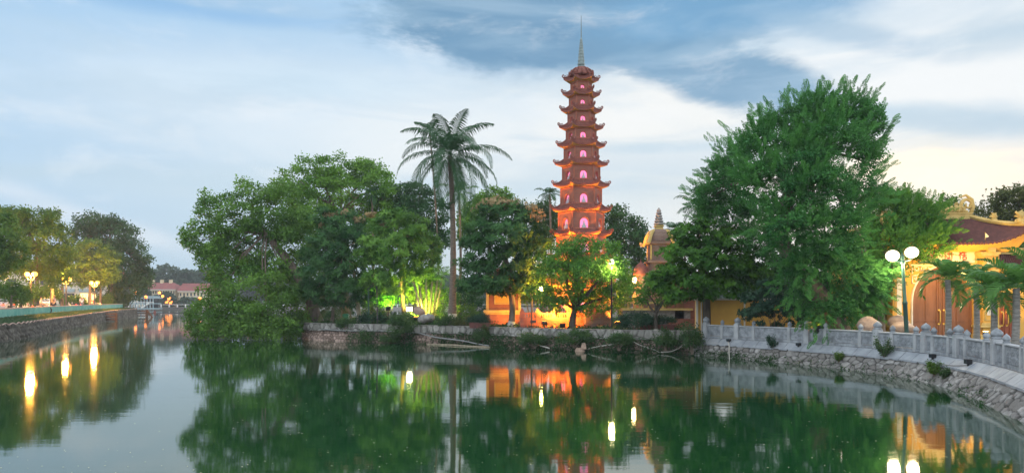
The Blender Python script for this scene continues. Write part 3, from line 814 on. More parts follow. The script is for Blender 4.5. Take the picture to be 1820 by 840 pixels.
# timber frame against the embankment and the one off its end
def timber(px, py, Y, label, strut):
    c = P(px, py, Y); c.z = 0; root = thing('mooring_frame', label, 'mooring frame', c); mb = MB(); 
    for dx in (-1.3, 1.3): mb.box((c.x+dx, c.y, .35),(.28,.28,1.5))
    mb.build('post', M['rust'], root, c); mb = MB()
    for z in (.25,.6,.95): mb.box((c.x, c.y-.1, z),(2.9,.12,.2))
    mb.build('rail', M['rust'], root, c)
    if strut:
        mb = MB(); mb.tube([c+Vector((1.3,0,1.2)), c+Vector((2.4,-.2,-.2))], .14, 6); mb.build('strut', M['rust'], root, c)
timber(189, 566, 93.5, 'dark timber mooring frame standing against the left embankment wall', False)
timber(247, 560, 119, 'dark timber frame with a slanting strut past the end of the left bank', True)
bpy.data.objects['mooring_frame'].scale = (1.0,1,1.0)

# grass on the verge: uncountable
r = np.random.default_rng(5); n = 9000
s_ = r.uniform(LLEN*.1, LLEN*.88, n); o_ = r.uniform(.1, 1.85, n); pos = []
for a, b_ in zip(s_, o_):
    q = lb_off(a, b_); k = b_/1.9; pos.append((q.x, q.y, (lb_top(q.y)-.03)*(1-k)+gz(q.y)*k+.03))
V, Q, T_ = scatter(TPL['broad'], np.array(pos), np.tile([0,0,1.0],(n,1))+r.normal(0,.3,(n,3)), r.uniform(.05,.12,n)*1.0, r.random(n), r)
tag(np_obj('grass', V, Q, LM['weed']), 'rough green grass on the verge between fence and embankment wall', 'grass', kind='stuff')
# grass over the island garden
n = 9000; xs = r.uniform(-13.5, 8.8, n); ys = r.uniform(36, 60, n)
lim = np.interp(xs, [p.x for p in IP[40:]], [p.y for p in IP[40:]])+.45; kp = ys > lim
pos = np.stack([xs, ys, np.full(n, 1.05)], 1)[kp]; n = len(pos)
V, Q, T_ = scatter(TPL['broad'], pos, np.tile([0,0,1.0],(n,1))+r.normal(0,.3,(n,3)), r.uniform(.12,.30,n), r.random(n), r)
tag(np_obj('ground_cover', V, Q, LM['weed']), 'low green ground cover under the island trees', 'ground cover', kind='stuff')
# weeds growing on the island wall
n = 2400; s_ = r.uniform(ILEN*.34, ILEN*.985, n); pos = []; dd = []
for a in s_:
    q, nn = isl_at(a); w_ = .5+.5*math.sin(a*.9+1.2*math.sin(a*.37)); w2 = .5+.5*math.sin(a*2.7+2)
    if r.random() > .12+.5*w_*w2+ (.28 if a > ILEN*.55 else 0): continue
    z = .72*r.random()**1.5-.02; q = q+nn*(.24+.16*r.random()+.1*(1-z)); pos.append((q.x,q.y,z)); dd.append((nn.x, nn.y, .6))
pos = np.array(pos); n = len(pos)
V, Q, T_ = scatter(TPL['broad'], pos, np.array(dd)+r.normal(0,.3,(n,3)), r.uniform(.10,.22,n), r.random(n), r)
tag(np_obj('wall_weeds', V, Q, LM['weed']), 'creeping weeds and ferns covering the foot of the island wall', 'weeds', kind='stuff')
n = 360; s_ = np.concatenate([r.uniform(0.2, 5, 230), r.uniform(0, RLEN*.6, 130)]); pos = []; dd = []
for a in s_:
    q, nn = prom_fn(a, .3+.3*r.random()); q = q+nn*.07; pos.append(tuple(q)); dd.append(tuple(nn))
V, Q, T_ = scatter(TPL['broad'], np.array(pos), np.array(dd)+r.normal(0,.4,(n,3)), r.uniform(.06,.15,n), r.random(n), r)
tag(np_obj('wall_weeds', V, Q, LM['weed']), 'sparse weeds rooted in the joints of the promenade wall', 'weeds', kind='stuff')
# floating specks on the water
n = 950; yy = 7.0*(40/7.0)**(r.random(n)**1.35); xx = r.uniform(-.72, .72, n)*yy
V = []; Q = []
for x, y in zip(xx, yy):
    k = len(V); a = r.uniform(0, 6.28); l = r.uniform(.006,.022)*(y/9)**.35; c_, s2 = math.cos(a), math.sin(a); wq = l*.5
    V += [(x+c_*l, y+s2*l, .004), (x-s2*wq, y+c_*wq, .0065), (x-c_*l, y-s2*l, .004), (x+s2*wq, y-c_*wq, .0065)]; Q.append((k,k+1,k+2,k+3))
tag(np_obj('floating_petals', V, Q, mat('petal', (.62,.58,.40), (.40,.42,.22), .8, 3)), 'tiny pale petals and seeds floating on the green water', 'petals', kind='stuff')

# =================================================================== FAR SHORE
r = np.random.default_rng(21)
def wood(name, label, x0, x1, y0, y1, h0, h1, n, size, seed):
    r = np.random.default_rng(seed); C = []; 
    m_ = int((x1-x0)/7)
    cx = np.linspace(x0, x1, m_)+r.uniform(-2.5,2.5,m_); cy = r.uniform(y0, y1, m_); hh = r.uniform(h0, h1, m_); rd = r.uniform(4, 6.5, m_)
    lob = [((a, b_, c-d*.75), (d, d, d*.8)) for a, b_, c, d in zip(cx, cy, hh, rd)]+[((a+2, b_-2, c*.45), (d*1.0, d, c*.42)) for a, b_, c, d in zip(cx, cy, hh, rd)]
    p, d, t_ = crown(lob, size, n, r, 'far', clump=.28)
    V, Q, T_ = scatter(TPL['far'], p, d, size*r.uniform(.7,1.3,len(p)), t_, r)
    tag(np_obj(name, V, Q, LM['far'], attrs={'tint': T_}), label, 'wood', kind='stuff')
wood('far_wood', 'hazy far-off wood behind the red roofed buildings across the lake', -150, -70, 262, 290, 12, 15.5, .9, 1.0, 3)
wood('far_wood', 'hazy tree line along the far shore behind the pagoda island', -70, 190, 250, 275, 8, 13, .5, 1.4, 4)
wood('far_wood', 'distant tree line behind the left bank houses', -290, -150, 200, 225, 9, 14, .5, 1.4, 5)
def far_house(label, x0, x1, yf, depth, ze, zr, gable_left, rows, dorm=0):
    c = Vector(((x0+x1)/2, yf, .75)); root = thing('far_house', label, 'building', c)
    mb = MB(); mb.box((c.x, yf+depth/2, (ze+.75)/2), (x1-x0, depth, ze-.75)); mb.build('wall', M['farwall'], root, c)
    mb = MB(); o = .5; yr = yf+depth/2; hip = 0 if gable_left else 3.0
    vs = [(x0-o,yf-o,ze),(x1+o,yf-o,ze),(x1+o,yf+depth+o,ze),(x0-o,yf+depth+o,ze),(x0-o+hip,yr,zr),(x1+o-(3 if not gable_left else 0),yr,zr)]
    mb.add(vs, [(0,1,5,4),(2,3,4,5),(3,0,4),(1,2,5),(0,3,2,1)]); rf = mb.build('roof', M['farroof'], root, c)
    for k in range(dorm):
        x = x0+(x1-x0)*(.3+.22*k); m2 = MB(); m2.box((x, yr, zr+.3), (.9,.9,1.3)); m2.build('chimney', M['farwall'], rf, c)
    for (z, h, n) in rows:
        for k in range(n):
            x = x0+(x1-x0)*(k+.5)/n; m2 = MB(); m2.box((x, yf-.03, z), ((x1-x0)/n*.42, .12, h)); f_ = m2.build('window', M['glassd'], root, c)
    m2 = MB()
    for (z, h, n) in rows: m2.box((c.x, yf-.12, z-h/2-.25), (x1-x0+.3, .3, .22)); 
    m2.box((c.x, yf-.2, ze-.15), (x1-x0+.6,.5,.3)); m2.build('cornice', M['cream'], root, c)
far_house('long cream building with a hipped red roof and chimneys across the lake', -124, -110.5, 240, 9, 6.6, 8.9, False, [(5.6,.9,16),(3.6,1.2,9),(1.9,1.0,9)], 3)
far_house('cream building with a red gable roof nearest the overhanging tree across the lake', -108.4, -97, 238, 8, 6.0, 8.6, True, [(4.9,1.0,10),(3.0,1.3,8)], 0)
# pavilion on stilts
c = Vector((-105.6+ -2.0, 210, 0)); pv = thing('lake_pavilion', 'pale blue two-storey pavilion standing in the water at the far shore', 'pavilion', c)
x0, x1 = P(234,0,210).x, P(274,0,210).x
mb = MB(); mb.box(((x0+x1)/2, 212, 3.6),(x1-x0+.6,5,.25)); mb.box(((x0+x1)/2, 212, 4.0),(x1-x0-.6,4.4,.3)); mb.build('roof', M['farblue'], pv, c)
mb = MB(); mb.box(((x0+x1)/2, 212, 2.0),(x1-x0,4.6,.22)); mb.box(((x0+x1)/2, 212, .55),(x1-x0+.4,5,.25)); mb.build('deck', M['farblue'], pv, c)
for k in range(8):
    x = x0+.2+(x1-x0-.4)*k/7; mb = MB(); mb.box((x, 209.8, 1.9),(.16,.16,3.5)); mb.build('column', M['farblue'], pv, c)
mb = MB(); mb.box(((x0+x1)/2, 213, 2.8),(x1-x0-.5,.3,1.3)); mb.box(((x0+x1)/2+1, 213, 1.3),(x1-x0-2.5,.3,1.2)); mb.build('glazing', M['glassd'], pv, c)
mb = MB(); mb.box(((x0+x1)/2, 209.7, 2.45),(x1-x0,.06,.1)); 
for k in range(20): mb.box((x0+(x1-x0)*k/19, 209.7, 2.28),(.05,.05,.4))
mb.tube([(x0+3,209.6,.7),(x0+5.2,209.6,2.1)], .25, 4); mb.build('railing', M['white'], pv, c)
# far promenade balustrade
c = Vector((-110, 233.6, .8)); fb = thing('far_balustrade', 'thin white railing along the far lakeside road', 'railing', c)
mb = MB(); mb.box((-60,233.5,1.62),(190,.12,.12)); mb.build('rail', M['white'], fb, c)
for k in range(38):
    mb = MB(); mb.box((-125+k*2.6,233.5,1.25),(.3,.3,.95)); mb.build('post', M['white'], fb, c)
# far trees in front of the houses
def ftree(px, py, w_, h_, label, leaf='far', Y=236):
    tree('far_tree', label, Y, [(px,py,w_*.6,h_*.55),(px-w_*.4,py+h_*.25,w_*.45,h_*.4),(px+w_*.4,py+h_*.2,w_*.45,h_*.45)], [(px,545),(px,py)], leaf, 'far', .9, .9, group='small trees on the far shore', spread=1, limbs=2, trad=(.3,.2), gz=.7)
ftree(297,532,14,15,'round dark tree between the two red roofed houses across the lake')
ftree(256,522,9,10,'small tree in front of the long cream building, above the pavilion')
ftree(335,537,18,8,'low spreading trees in front of the gabled house across the lake')
ftree(278,534,8,8,'small tree lit orange beside the far road lamp')
def far_lamp(px, py, Y, label, tl='far street lamps'):
    p = P(px, py, Y); c = Vector((p.x, p.y, .75)); root = thing('street_lamp', label, 'street lamp', c, 0, tl)
    mb = MB(); mb.tube([c, p-Vector((0,0,.3))], .09, 6); mb.build('pole', M['iron'], root, c)
    mb = MB(); mb.ball(p, .42, 10, 6); mb.build('lantern', E['farorange'], root, c, smooth=True)
far_lamp(241,520,212,'far orange street lamp left of the pavilion, level with its roof')
far_lamp(259,527.5,206,'far orange street lamp just above the pavilion roof')
far_lamp(283.5,520,230,'brightest far orange street lamp before the long cream building')
far_lamp(289,526,233,'small far orange lamp just right of the brightest one')
far_lamp(355,530,200,'far orange street lamp seen at the edge of the overhanging tree')
for k, (px, py) in enumerate([(300,531),(303,538),(296,537)]):
    p = P(px, py, 231); mb = MB(); mb.box(p, (.8,.2,.55)); mb.box(p+Vector((.4,0,.4)), (.5,.22,.3))
    tag(mb.build('lit_sign', E['signor'], None, p, top=True), ['upper','right-hand','left-hand'][k]+' orange glowing shop sign on the far shore road', 'sign', 'glowing signs on the far shore')
# float line
pts = [P(232+i*(360-232)/40, 555.6+.4*math.sin(i*.9), 1) for i in range(41)]
mb = MB(); q = []
for i in range(41):
    px = 232+i*3.3; Y = 3250/(556-536); p = P(px, 556, Y); p.z = .03; q.append(p)
mb.tube(q, .12, 5); tag(mb.build('float_line', M['iron'], None, q[0], top=True), 'dark floating line stretched across the channel', 'float line')
for px, l in ((275,'left'),(337,'right')):
    p = P(px, 556, 162.5); p.z = .12; mb = MB(); mb.ball(p, .35, 8, 6); mb.lathe(p, [(.1,.3),(.08,.55),(.02,.6)], 6); tag(mb.build('buoy', M['farroof'], None, p, top=True, smooth=True), f'{l} reddish buoy on the dark floating line', 'buoy', 'buoys on the floating line')
# =================================================================== PAGODA
PY = 42.0
pc = P(1033, 582, PY); pc.z = 1.02; PK = PY/F
def pz(py): return CAMZ+(HOR-py)*PK
pag = thing('pagoda', 'tall red brick hexagonal pagoda with upturned tiled eaves and pink-lit niches', 'pagoda', pc)
ROT = R(3)
def hexc(rad, k): a = -math.pi/2-math.pi/6+k*math.pi/3+ROT; return Vector((pc.x+rad*math.cos(a), pc.y+rad*math.sin(a), 0))
# corners 0 and 1 bound the front face (towards the camera)
def face_frame(rad, k):
    a, b_ = hexc(rad, k), hexc(rad, k+1); u = (b_-a).normalized(); n = Vector((u.y, -u.x, 0)); return a, b_, u, n
def arch_pts(w, h, n=10):
    """arch outline from left foot to right foot, foot at z=0"""
    r_ = w/2; return [(-r_, 0)]+[(-r_*math.cos(math.pi*i/n), h-r_+r_*math.sin(math.pi*i/n)*1.12) for i in range(n+1)]+[(r_, 0)]
def arch_face(mb, c, u, n, W, z0, z1, aw, ah, sill, reveal):
    """wall face with an arched hole; c = centre of its base, u along, n outward"""
    ap = arch_pts(aw, ah); pts = [(x, z+sill) for x, z in ap]; H = z1-z0
    def Pt(x, z, d=0): return c+u*x+Vector((0,0,z0+z))-n*d
    vs = []; fs = []
    m = len(pts)
    for x, z in pts: vs.append(Pt(x, z))
    for x, z in pts: vs.append(Pt(x, z, reveal))
    for i in range(m-1): fs.append((i, i+1, m+i+1, m+i))
    fs.append((m-1, 0, m, 2*m-1))
    b0 = len(vs); outer = []
    for i, (x, z) in enumerate(pts):       # outer partners
        if i == 0: q = (-W/2, sill)
        elif i == m-1: q = (W/2, sill)
        else:
            t_ = (i-1)/(m-3)
            q = (-W/2+W*t_, H) if True else None
        outer.append(q)
    for x, z in outer: vs.append(Pt(x, z))
    for i in range(m-1): fs.append((i, b0+i, b0+i+1, i+1))
    k = len(vs); vs += [Pt(-W/2, 0), Pt(W/2, 0)]; fs.append((k, k+1, b0+m-1, m-1, 0, b0))
    mb.add(vs, fs)
levels = [  # eave tip y, roof top y, eave lower y, tip half width, body half width ABOVE this roof
 (500,494,513,60,0),(456,452,466,58,43),(412,410,420.5,55.5,40),(370,365.5,379,53.8,36),(327,323,336,51,33),(290,286,297.6,48,30.2),(256.6,251.5,265.5,43.5,26.5),(224.5,221.5,233,40,23.6),(194.4,191.5,203,37,21),(165.5,163.5,174,34,18.4),(139.7,133,149,32,0)]
levels[0] = (500,494,513,60,46)
def storey(w_px, ytop, ybot, k):
    rad = w_px*PK; z0, z1 = pz(ybot), pz(ytop)
    mb = MB(); tr = MB(); H = z1-z0
    for f_ in range(6):
        a, b_, u, n = face_frame(rad, f_); W = (b_-a).length; c = (a+b_)/2
        aw = W*.36; ah = min(H*.62, aw*1.18); sill = H*.08
        arch_face(mb, c, u, n, W, z0, z1, aw, ah, sill, .20)
        # raised trim round the niche
        ap = [(x*1.0, z) for x, z in arch_pts(aw*1.14, ah*1.08)]
        tr.tube([c+u*x+Vector((0,0,z0+sill+z))+n*.015 for x, z in ap], .028, 5)
        tr.tube([a+Vector((0,0,z0))+n*.01, a+Vector((0,0,z1))+n*.01], .05*max(.6, w_px/40), 5)
        for zz, dd in ((z0+.04,.07),(z1-.05,.06)):
            tr.tube([a+Vector((0,0,zz)), b_+Vector((0,0,zz))], dd*.9, 4)
        if f_ in (0,1,5,2,4):
            g_ = MB(); bk = [(x, z+sill) for x, z in arch_pts(aw*1.02, ah*1.01)]
            g_.add([c+u*x+Vector((0,0,z0+z))-n*.13 for x, z in bk], [tuple(range(len(bk)))]); g_.build('niche_light', E['pink'], pag, pc)
            s_ = MB(); sc_ = ah*.92; bc = c-n*.07+Vector((0,0,z0+sill))
            s_.lathe(bc, [(sc_*.30,0),(sc_*.30,sc_*.12),(sc_*.20,sc_*.15),(sc_*.31,sc_*.24),(sc_*.26,sc_*.32),(sc_*.15,sc_*.38),(sc_*.16,sc_*.52),(sc_*.06,sc_*.60),(sc_*.06,sc_*.62),(sc_*.105,sc_*.68),(sc_*.10,sc_*.75),(sc_*.045,sc_*.82),(.002,sc_*.86)], 10, 1, .28, 0)
            s_.build('statue', M['statue'], pag, pc, smooth=True)
    mb.build('storey_wall', M['brickp'], pag, pc); tr.build('trim', M['terra'], pag, pc)
def roof(l):
    tip, top, eave, hw, _ = l; ztip, zt, ze = pz(tip), pz(top), pz(eave); rt = hw*PK; rin = None
    i = levels.index(l); above = levels[i][4]*PK if levels[i][4] else 6.5*PK; below = (levels[i-1][4] if i else 46)*PK
    rf = MB(); un = MB(); rg = MB()
    re = rt*.86   # eave radius measured at the apothem-corrected line
    zmid = ze+(.34 if hw < 40 else .38)*(zt-ze)
    for f_ in range(6):
        def pt(u_, v, base_r, tip_r, zin, zout, lift):
            a, b_ = hexc(1, f_)-Vector((pc.x,pc.y,0)), hexc(1, f_+1)-Vector((pc.x,pc.y,0)); s_ = 2*u_-1; d = a.lerp(b_, u_)
            cur = abs(s_)**3.2; rr_ = base_r+(tip_r*(.80+.20*cur)-base_r)*v
            z = zin+(zout-zin)*(1-(1-v)**1.6)+lift*cur*v**2
            return Vector((pc.x,pc.y,0))+d*rr_+Vector((0,0,z))
        fn = lambda u_, v: pt(u_, v, above, rt, zt+(.06 if i < 10 else .35), zmid, ztip-zmid)
        rf.grid(fn, 14, 6)
        fn2 = lambda u_, v: pt(u_, v, above*.9, rt*.985, ze-.02, zmid-.075*(1+hw/60), (ztip-zmid)*.98)
        un.grid(lambda u_, v: pt(u_, v, below*.98, rt*.985, ze+.02, zmid-.10, (ztip-zmid)*.98), 14, 4)
        rf.grid(lambda u_, v: pt(u_, 1, above, rt, zt, zmid, ztip-zmid).lerp(pt(u_, 1, below, rt*.985, ze, zmid-.10, (ztip-zmid)*.98), v), 14, 1)
        # tile ribs running down the slope
        for q in range(1, 10):
            u_ = q/10; rg.tube([fn(u_, v)+Vector((0,0,.012)) for v in (0,.35,.7,1.0)], .022, 4)
        # corner ridge with curled tip and small knobs
        cr = [fn(0, v)+Vector((0,0,.03)) for v in (0,.25,.5,.75,1.0)]
        out_ = (cr[-1]-cr[-2]).normalized(); e = cr[-1]
        cr += [e+out_*.06+Vector((0,0,.06)), e+out_*.05+Vector((0,0,.14)), e-out_*.02+Vector((0,0,.17)), e-out_*.05+Vector((0,0,.12))]
        rg.tube(cr, [.05,.05,.05,.045,.04,.034,.028,.022,.015], 6)
        for v in (.55,.68,.81,.92):
            b0 = fn(0, v); rg.tube([b0, b0+Vector((0,0,.12)), b0+Vector((0,0,.16))+out_*.05, b0+Vector((0,0,.12))+out_*.08], [.028,.022,.018,.010], 5)
    o = rf.build('roof', M['tiled'], pag, pc); un.build('eave_soffit', M['soffit'], pag, pc); rg.build('ridge_ornament', M['tiled'], o, pc)
for i, l in enumerate(levels):
    roof(l)
    if l[4] and i+1 < len(levels): storey(l[4], levels[i+1][2]-1, l[1]+1, i)
storey(48, 512, 560, 0)
mb = MB(); mb.lathe((pc.x, pc.y, pc.z), [(52*PK,-.2),(52*PK,.25),(50*PK,.3),(50*PK,pz(560)-pc.z-.05),(52*PK,pz(560)-pc.z),(47*PK,pz(560)-pc.z+.03)], 6, ph=-math.pi/2-math.pi/6+ROT); mb.build('base', M['brickp'], pag, pc)
# domed cap, lotus and spire
mb = MB(); k = PK
mb.lathe((pc.x,pc.y,0), [(21*k,pz(137)),(20*k,pz(134)),(17*k,pz(129)),(14*k,pz(125)),(10*k,pz(121.5)),(8*k,pz(120))], 24)
for j in range(12):
    a = j*math.pi/6; d = Vector((math.cos(a), math.sin(a), 0)); c0 = Vector((pc.x,pc.y,0))
    mb.tube([c0+d*21*k+Vector((0,0,pz(137))), c0+d*21.5*k+Vector((0,0,pz(132))), c0+d*17*k+Vector((0,0,pz(126.5))), c0+d*11*k+Vector((0,0,pz(121.5)))], [.05,.06,.05,.03], 5)
    e = c0+d*20*k+Vector((0,0,pz(131))); mb.tube([e, e+d*.07+Vector((0,0,.07)), e+d*.02+Vector((0,0,.14))], [.04,.03,.01], 5)
mb.build('dome_cap', M['tiled'], pag, pc, smooth=True)
mb = MB(); pr = [(6.8*k,pz(120.5)),(7.2*k,pz(119)),(5.2*k,pz(117.5))]; y = 117.5; w_ = 6.6
for j in range(9):
    h_ = 6.3-j*.25; ww = w_*(1-j/9*.72); pr += [(ww*.82*k,pz(y)),(ww*k,pz(y-h_*.3)),(ww*k*.98,pz(y-h_*.6)),(ww*.80*k,pz(y-h_*.95))]; y -= h_
pr += [(1.6*k,pz(y)),(1.0*k,pz(y-3))]
mb.lathe((pc.x,pc.y,0), pr, 16); sp_ = mb.build('spire', M['spire'], pag, pc, smooth=True)
mb = MB(); mb.tube([(pc.x,pc.y,pz(y-2)),(pc.x,pc.y,pz(45)),(pc.x,pc.y,pz(28))], [.035,.022,.012], 6); mb.build('needle', M['spire'], pag, pc)

# warm floodlights at the pagoda foot
def floodlight(px, py, Y, aim, power, color, label, em='ogl', spot=110, group=None, rad=.15, head=(.3,.12,.22), z0=1.02):
    p = P(px, py, Y); c = Vector((p.x, p.y, z0)); aim = Vector(aim); root = thing('floodlight', label, 'floodlight', c, 0, group)
    d = (aim-p).normalized(); m = MB(); rot = d.to_track_quat('Y','Z').to_matrix()
    m.box(p, head, 0, 1.0, rot); m.tube([c, p-Vector((0,0,.05))], .025, 6); m.build('housing', M['black'], root, c)
    m = MB(); m.box(p+d*(head[1]/2+.012), (head[0]*.86,.02,head[2]*.82), 0, 1, rot); m.build('lens', E[em], root, c)
    lamp('flood_beam', 'SPOT', p+d*(head[1]/2+.08), power, color, rad, root, aim, spot, c)
    return root
OR = (1.0,.34,.035)
floodlight(968,574,39.4,P(1018,430,42),6800,OR,'orange floodlight on the ground at the left foot of the pagoda',spot=120)
floodlight(1000,578,38.9,P(1000,520,42),1300,OR,'orange floodlight before the brick fence below the pagoda',spot=140)
floodlight(1098,574,39.6,P(1060,400,42),3400,OR,'orange floodlight on the ground at the right foot of the pagoda',spot=110)
floodlight(905,576,42.6,P(895,535,44.2),200,OR,'orange floodlight in front of the small brick stupa base',spot=130)
floodlight(1112,578,40.2,P(1140,560,43.5),1500,OR,'orange floodlight between the pagoda and the grey stupa',spot=130)

# brick stupa base, left (orange lit, framed window)
def box_thing(name, label, cat, x0, x1, py0, py1, Y, dep, m, z0=None):
    pass
k = 44.0/F; c = P(896, 582, 44.0); c.z = 1.02
st = thing('brick_stupa', 'squat brick stupa base with ochre mouldings behind the flowering mango tree', 'stupa', c)
X0, X1 = P(864,0,44.0).x, P(926,0,44.0).x; cx = (X0+X1)/2; W = X1-X0; yy = 44.9
def zz(py, Y=44.0): return CAMZ+(HOR-py)*Y/F
mb = MB(); mb.box((cx,yy,(1.02+zz(556))/2),(W*1.08,2.1,zz(556)-1.02)); mb.box((cx,yy,(zz(556)+zz(492))/2),(W*.92,1.8,zz(492)-zz(556)))
mb.box((cx,yy,1.15),(W*1.2,2.4,.3)); mb.build('wall', M['brickp'], st, c)
mb = MB(); mb.box((cx,yy,zz(553)),(W*1.14,2.2,.16)); mb.box((cx,yy,zz(557)),(W*1.09,2.14,.08)); mb.box((cx,yy,zz(494)),(W*1.02,2.0,.14))
for sx in (-1,1): mb.box((cx+sx*W*.46,yy-.92,(zz(552)+zz(496))/2),(.16,.10,zz(496)-zz(552)-.1))
fx = cx-W*.05
for dx, dz, sx, sz in ((0,.38,.9,.07),(0,-.38,.9,.07),(-.42,0,.07,.69),(.42,0,.07,.69)): mb.box((fx+dx, yy-.93, zz(528)+dz),(sx,.10,sz))
mb.build('moulding', M['ochre_trim'], st, c)
mb = MB(); mb.box((fx, yy-.905, zz(528)),(.78,.05,.66)); mb.build('window_panel', M['ochre'], st, c)
mb = MB(); mb.lathe((cx,yy,zz(492)), [(W*.62,.02),(W*.60,.12),(W*.42,.25),(W*.3,.5),(W*.12,.65),(W*.1,.8),(.02,1.1)], 4, ph=math.pi/4); mb.build('roof', M['tiled'], st, c)

# low brick fence in front of the pagoda
c = P(970, 582, 40.6); c.z = 1.02; X0, X1 = P(928,0,40.6).x, P(1040,0,40.6).x
bf = thing('brick_fence', 'low pierced brick fence glowing orange in front of the pagoda', 'fence', c)
mb = MB(); mb.box(((X0+X1)/2,40.7,1.32),(X1-X0,.22,.62)); mb.build('wall', M['brickp'], bf, c)
mb = MB(); n = 26
for i in range(n):
    x = X0+(X1-X0)*(i+.5)/n; mb.box((x,40.7,1.73),(.07,.16,.2))
mb.box(((X0+X1)/2,40.7,1.86),(X1-X0,.24,.07)); mb.build('pierced_band', M['terra'], bf, c)
for i in range(5): mb = MB(); mb.box((X0+(X1-X0)*i/4,40.7,1.48),(.26,.30,.96)); mb.lathe((X0+(X1-X0)*i/4,40.7,1.96),[(.15,0),(.12,.08),(.02,.2)],4,ph=math.pi/4); mb.build('pier', M['brickp'], bf, c)
# brick stupa base, right of the bright tree, with framed panels
c = P(1063, 582, 39.9); c.z = 1.02
sb = thing('brick_shrine', 'dark brick shrine base with two framed ochre panels right of the bright green tree', 'shrine', c)
X0, X1 = P(1040,0,39.9).x, P(1088,0,39.9).x; cx = (X0+X1)/2; yy = 40.2; W = X1-X0
mb = MB(); mb.box((cx,yy,(1.02+zz(528,39.9))/2),(W,.9,zz(528,39.9)-1.02)); mb.build('wall', M['brickb'], sb, c)
for py, w2, h2 in ((545,20,16),(581,13,8)):
    z = zz(py,39.4); kk = 39.4/F; m2 = MB(); m2.box((cx+.05, yy-.47, z),(w2*kk,.06,h2*kk)); f_ = m2.build('frame', M['terra'], sb, c)
    m2 = MB(); m2.box((cx+.05, yy-.50, z),(w2*kk*.72,.06,h2*kk*.68)); m2.build('panel', M['ochre_trim'], f_, c)
mb = MB(); mb.box((cx,yy,zz(527,39.9)),(W*1.1,1.0,.12)); mb.lathe((cx,yy,zz(526,39.9)), [(W*.6,.05),(W*.5,.2),(W*.2,.6),(.02,.9)], 4, ph=math.pi/4); mb.build('roof', M['terra'], sb, c)

# tall stupa (right) with yellow bell rim and grey pinnacle
SY = 41.0; c = P(1171, 582, SY); c.z = 1.02; k = SY/F
ts = thing('stupa', 'tall slim brick stupa with ochre rim and grey tiered pinnacle right of the pagoda', 'stupa', c)
Z_ = lambda py: zz(py, SY)
def sq(mb, prof, n=4, ph=math.pi/4): mb.lathe((c.x,c.y,0), [(a*k*1.38, Z_(y_)) for a, y_ in prof], n, ph=ph)
mb = MB(); sq(mb, [(30,583),(30,575),(27,574),(27,558)]); mb.build('base', M['greystone'], ts, c)
mb = MB(); sq(mb, [(22,558),(22,500),(19,499),(19,468),(23,467),(23,464),(17,463),(17,436),(21,434),(21,430)]); sq(mb, [(16,433),(18,428),(17.5,420),(15.5,412),(12,408)]); mb.build('wall', M['brickb'], ts, c)
mb = MB(); sq(mb, [(32,560),(32,556),(28,555)]); mb.build('ledge', M['ochre_trim'], ts, c); mb = MB(); sq(mb, [(12.5,412),(7.5,408),(6.0,404),(8.0,403),(8.0,401),(5,400)])
for j in range(4):
    a = math.pi/4+j*math.pi/2; d = Vector((math.cos(a), math.sin(a), 0)); c0 = Vector((c.x,c.y,0))
    pp = [(9,410),(14,412),(18,418),(20.5,425),(22,431),(25,434),(28,433),(29,429)]
    mb.tube([c0+d*(a_*k*1.38*.98)+Vector((0,0,Z_(y_))) for a_, y_ in pp], [.10,.11,.11,.11,.11,.10,.09,.06], 6)
    mb.tube([c0+d*(17.2*k*1.38)+Vector((0,0,Z_(462))), c0+d*(17.2*k*1.38)+Vector((0,0,Z_(436)))], .05, 5)
mb.build('ochre_trim', M['ochre_trim'], ts, c)
mb = MB(); pr = []; y_ = 400; w_ = 9.2
for j in range(6):
    ww = w_*(1-j/6*.68); h_ = 4.7; pr += [(ww*.7*k,Z_(y_)),(ww*k,Z_(y_-h_*.25)),(ww*k,Z_(y_-h_*.6)),(ww*.7*k,Z_(y_-h_*.95))]; y_ -= h_
pr += [(.6*k,Z_(y_-3))]; mb.lathe((c.x,c.y,0), pr, 14); mb.build('pinnacle', M['greystone'], ts, c)
# little turret with a red dome left of it, with a bright wall lamp
TY = 40.4; c = P(1139, 582, TY); c.z = 1.02; k = TY/F; Z_ = lambda py: zz(py, TY)
tt = thing('turret', 'small round brick turret with a red dome left of the tall slim stupa', 'turret', c)
mb = MB(); mb.lathe((c.x,c.y,0), [(14*k,1.0),(14*k,Z_(520)),(11*k,Z_(518)),(11*k,Z_(489))], 14); mb.build('wall', M['brickb'], tt, c)
mb = MB(); mb.lathe((c.x,c.y,0), [(14*k,Z_(489)),(13.5*k,Z_(486)),(12.5*k,Z_(478)),(9*k,Z_(472)),(4*k,Z_(468)),(1*k,Z_(465)),(.5*k,Z_(460))], 14); mb.build('dome', M['tiled'], tt, c, smooth=True)
p = P(1128, 498, 39.8); mb = MB(); mb.ball(p, .13, 10, 8, (1,1,1.5)); ow = thing('wall_lantern', 'elongated white lantern glowing on the small round turret', 'lantern', p+Vector((0,0,-.25))); mb.build('globe', E['white'], ow, p+Vector((0,0,-.25)), smooth=True)
mb = MB(); mb.tube([p+Vector((0,0,-.2)), p+Vector((.1,.35,-.3))], .03, 5); mb.build('bracket', M['black'], ow, p+Vector((0,0,-.25)))
lamp('lantern_glow', 'POINT', p+Vector((-.1,-.3,0)), 110, (1,.7,.3), .12, ow, org=p+Vector((0,0,-.25)))

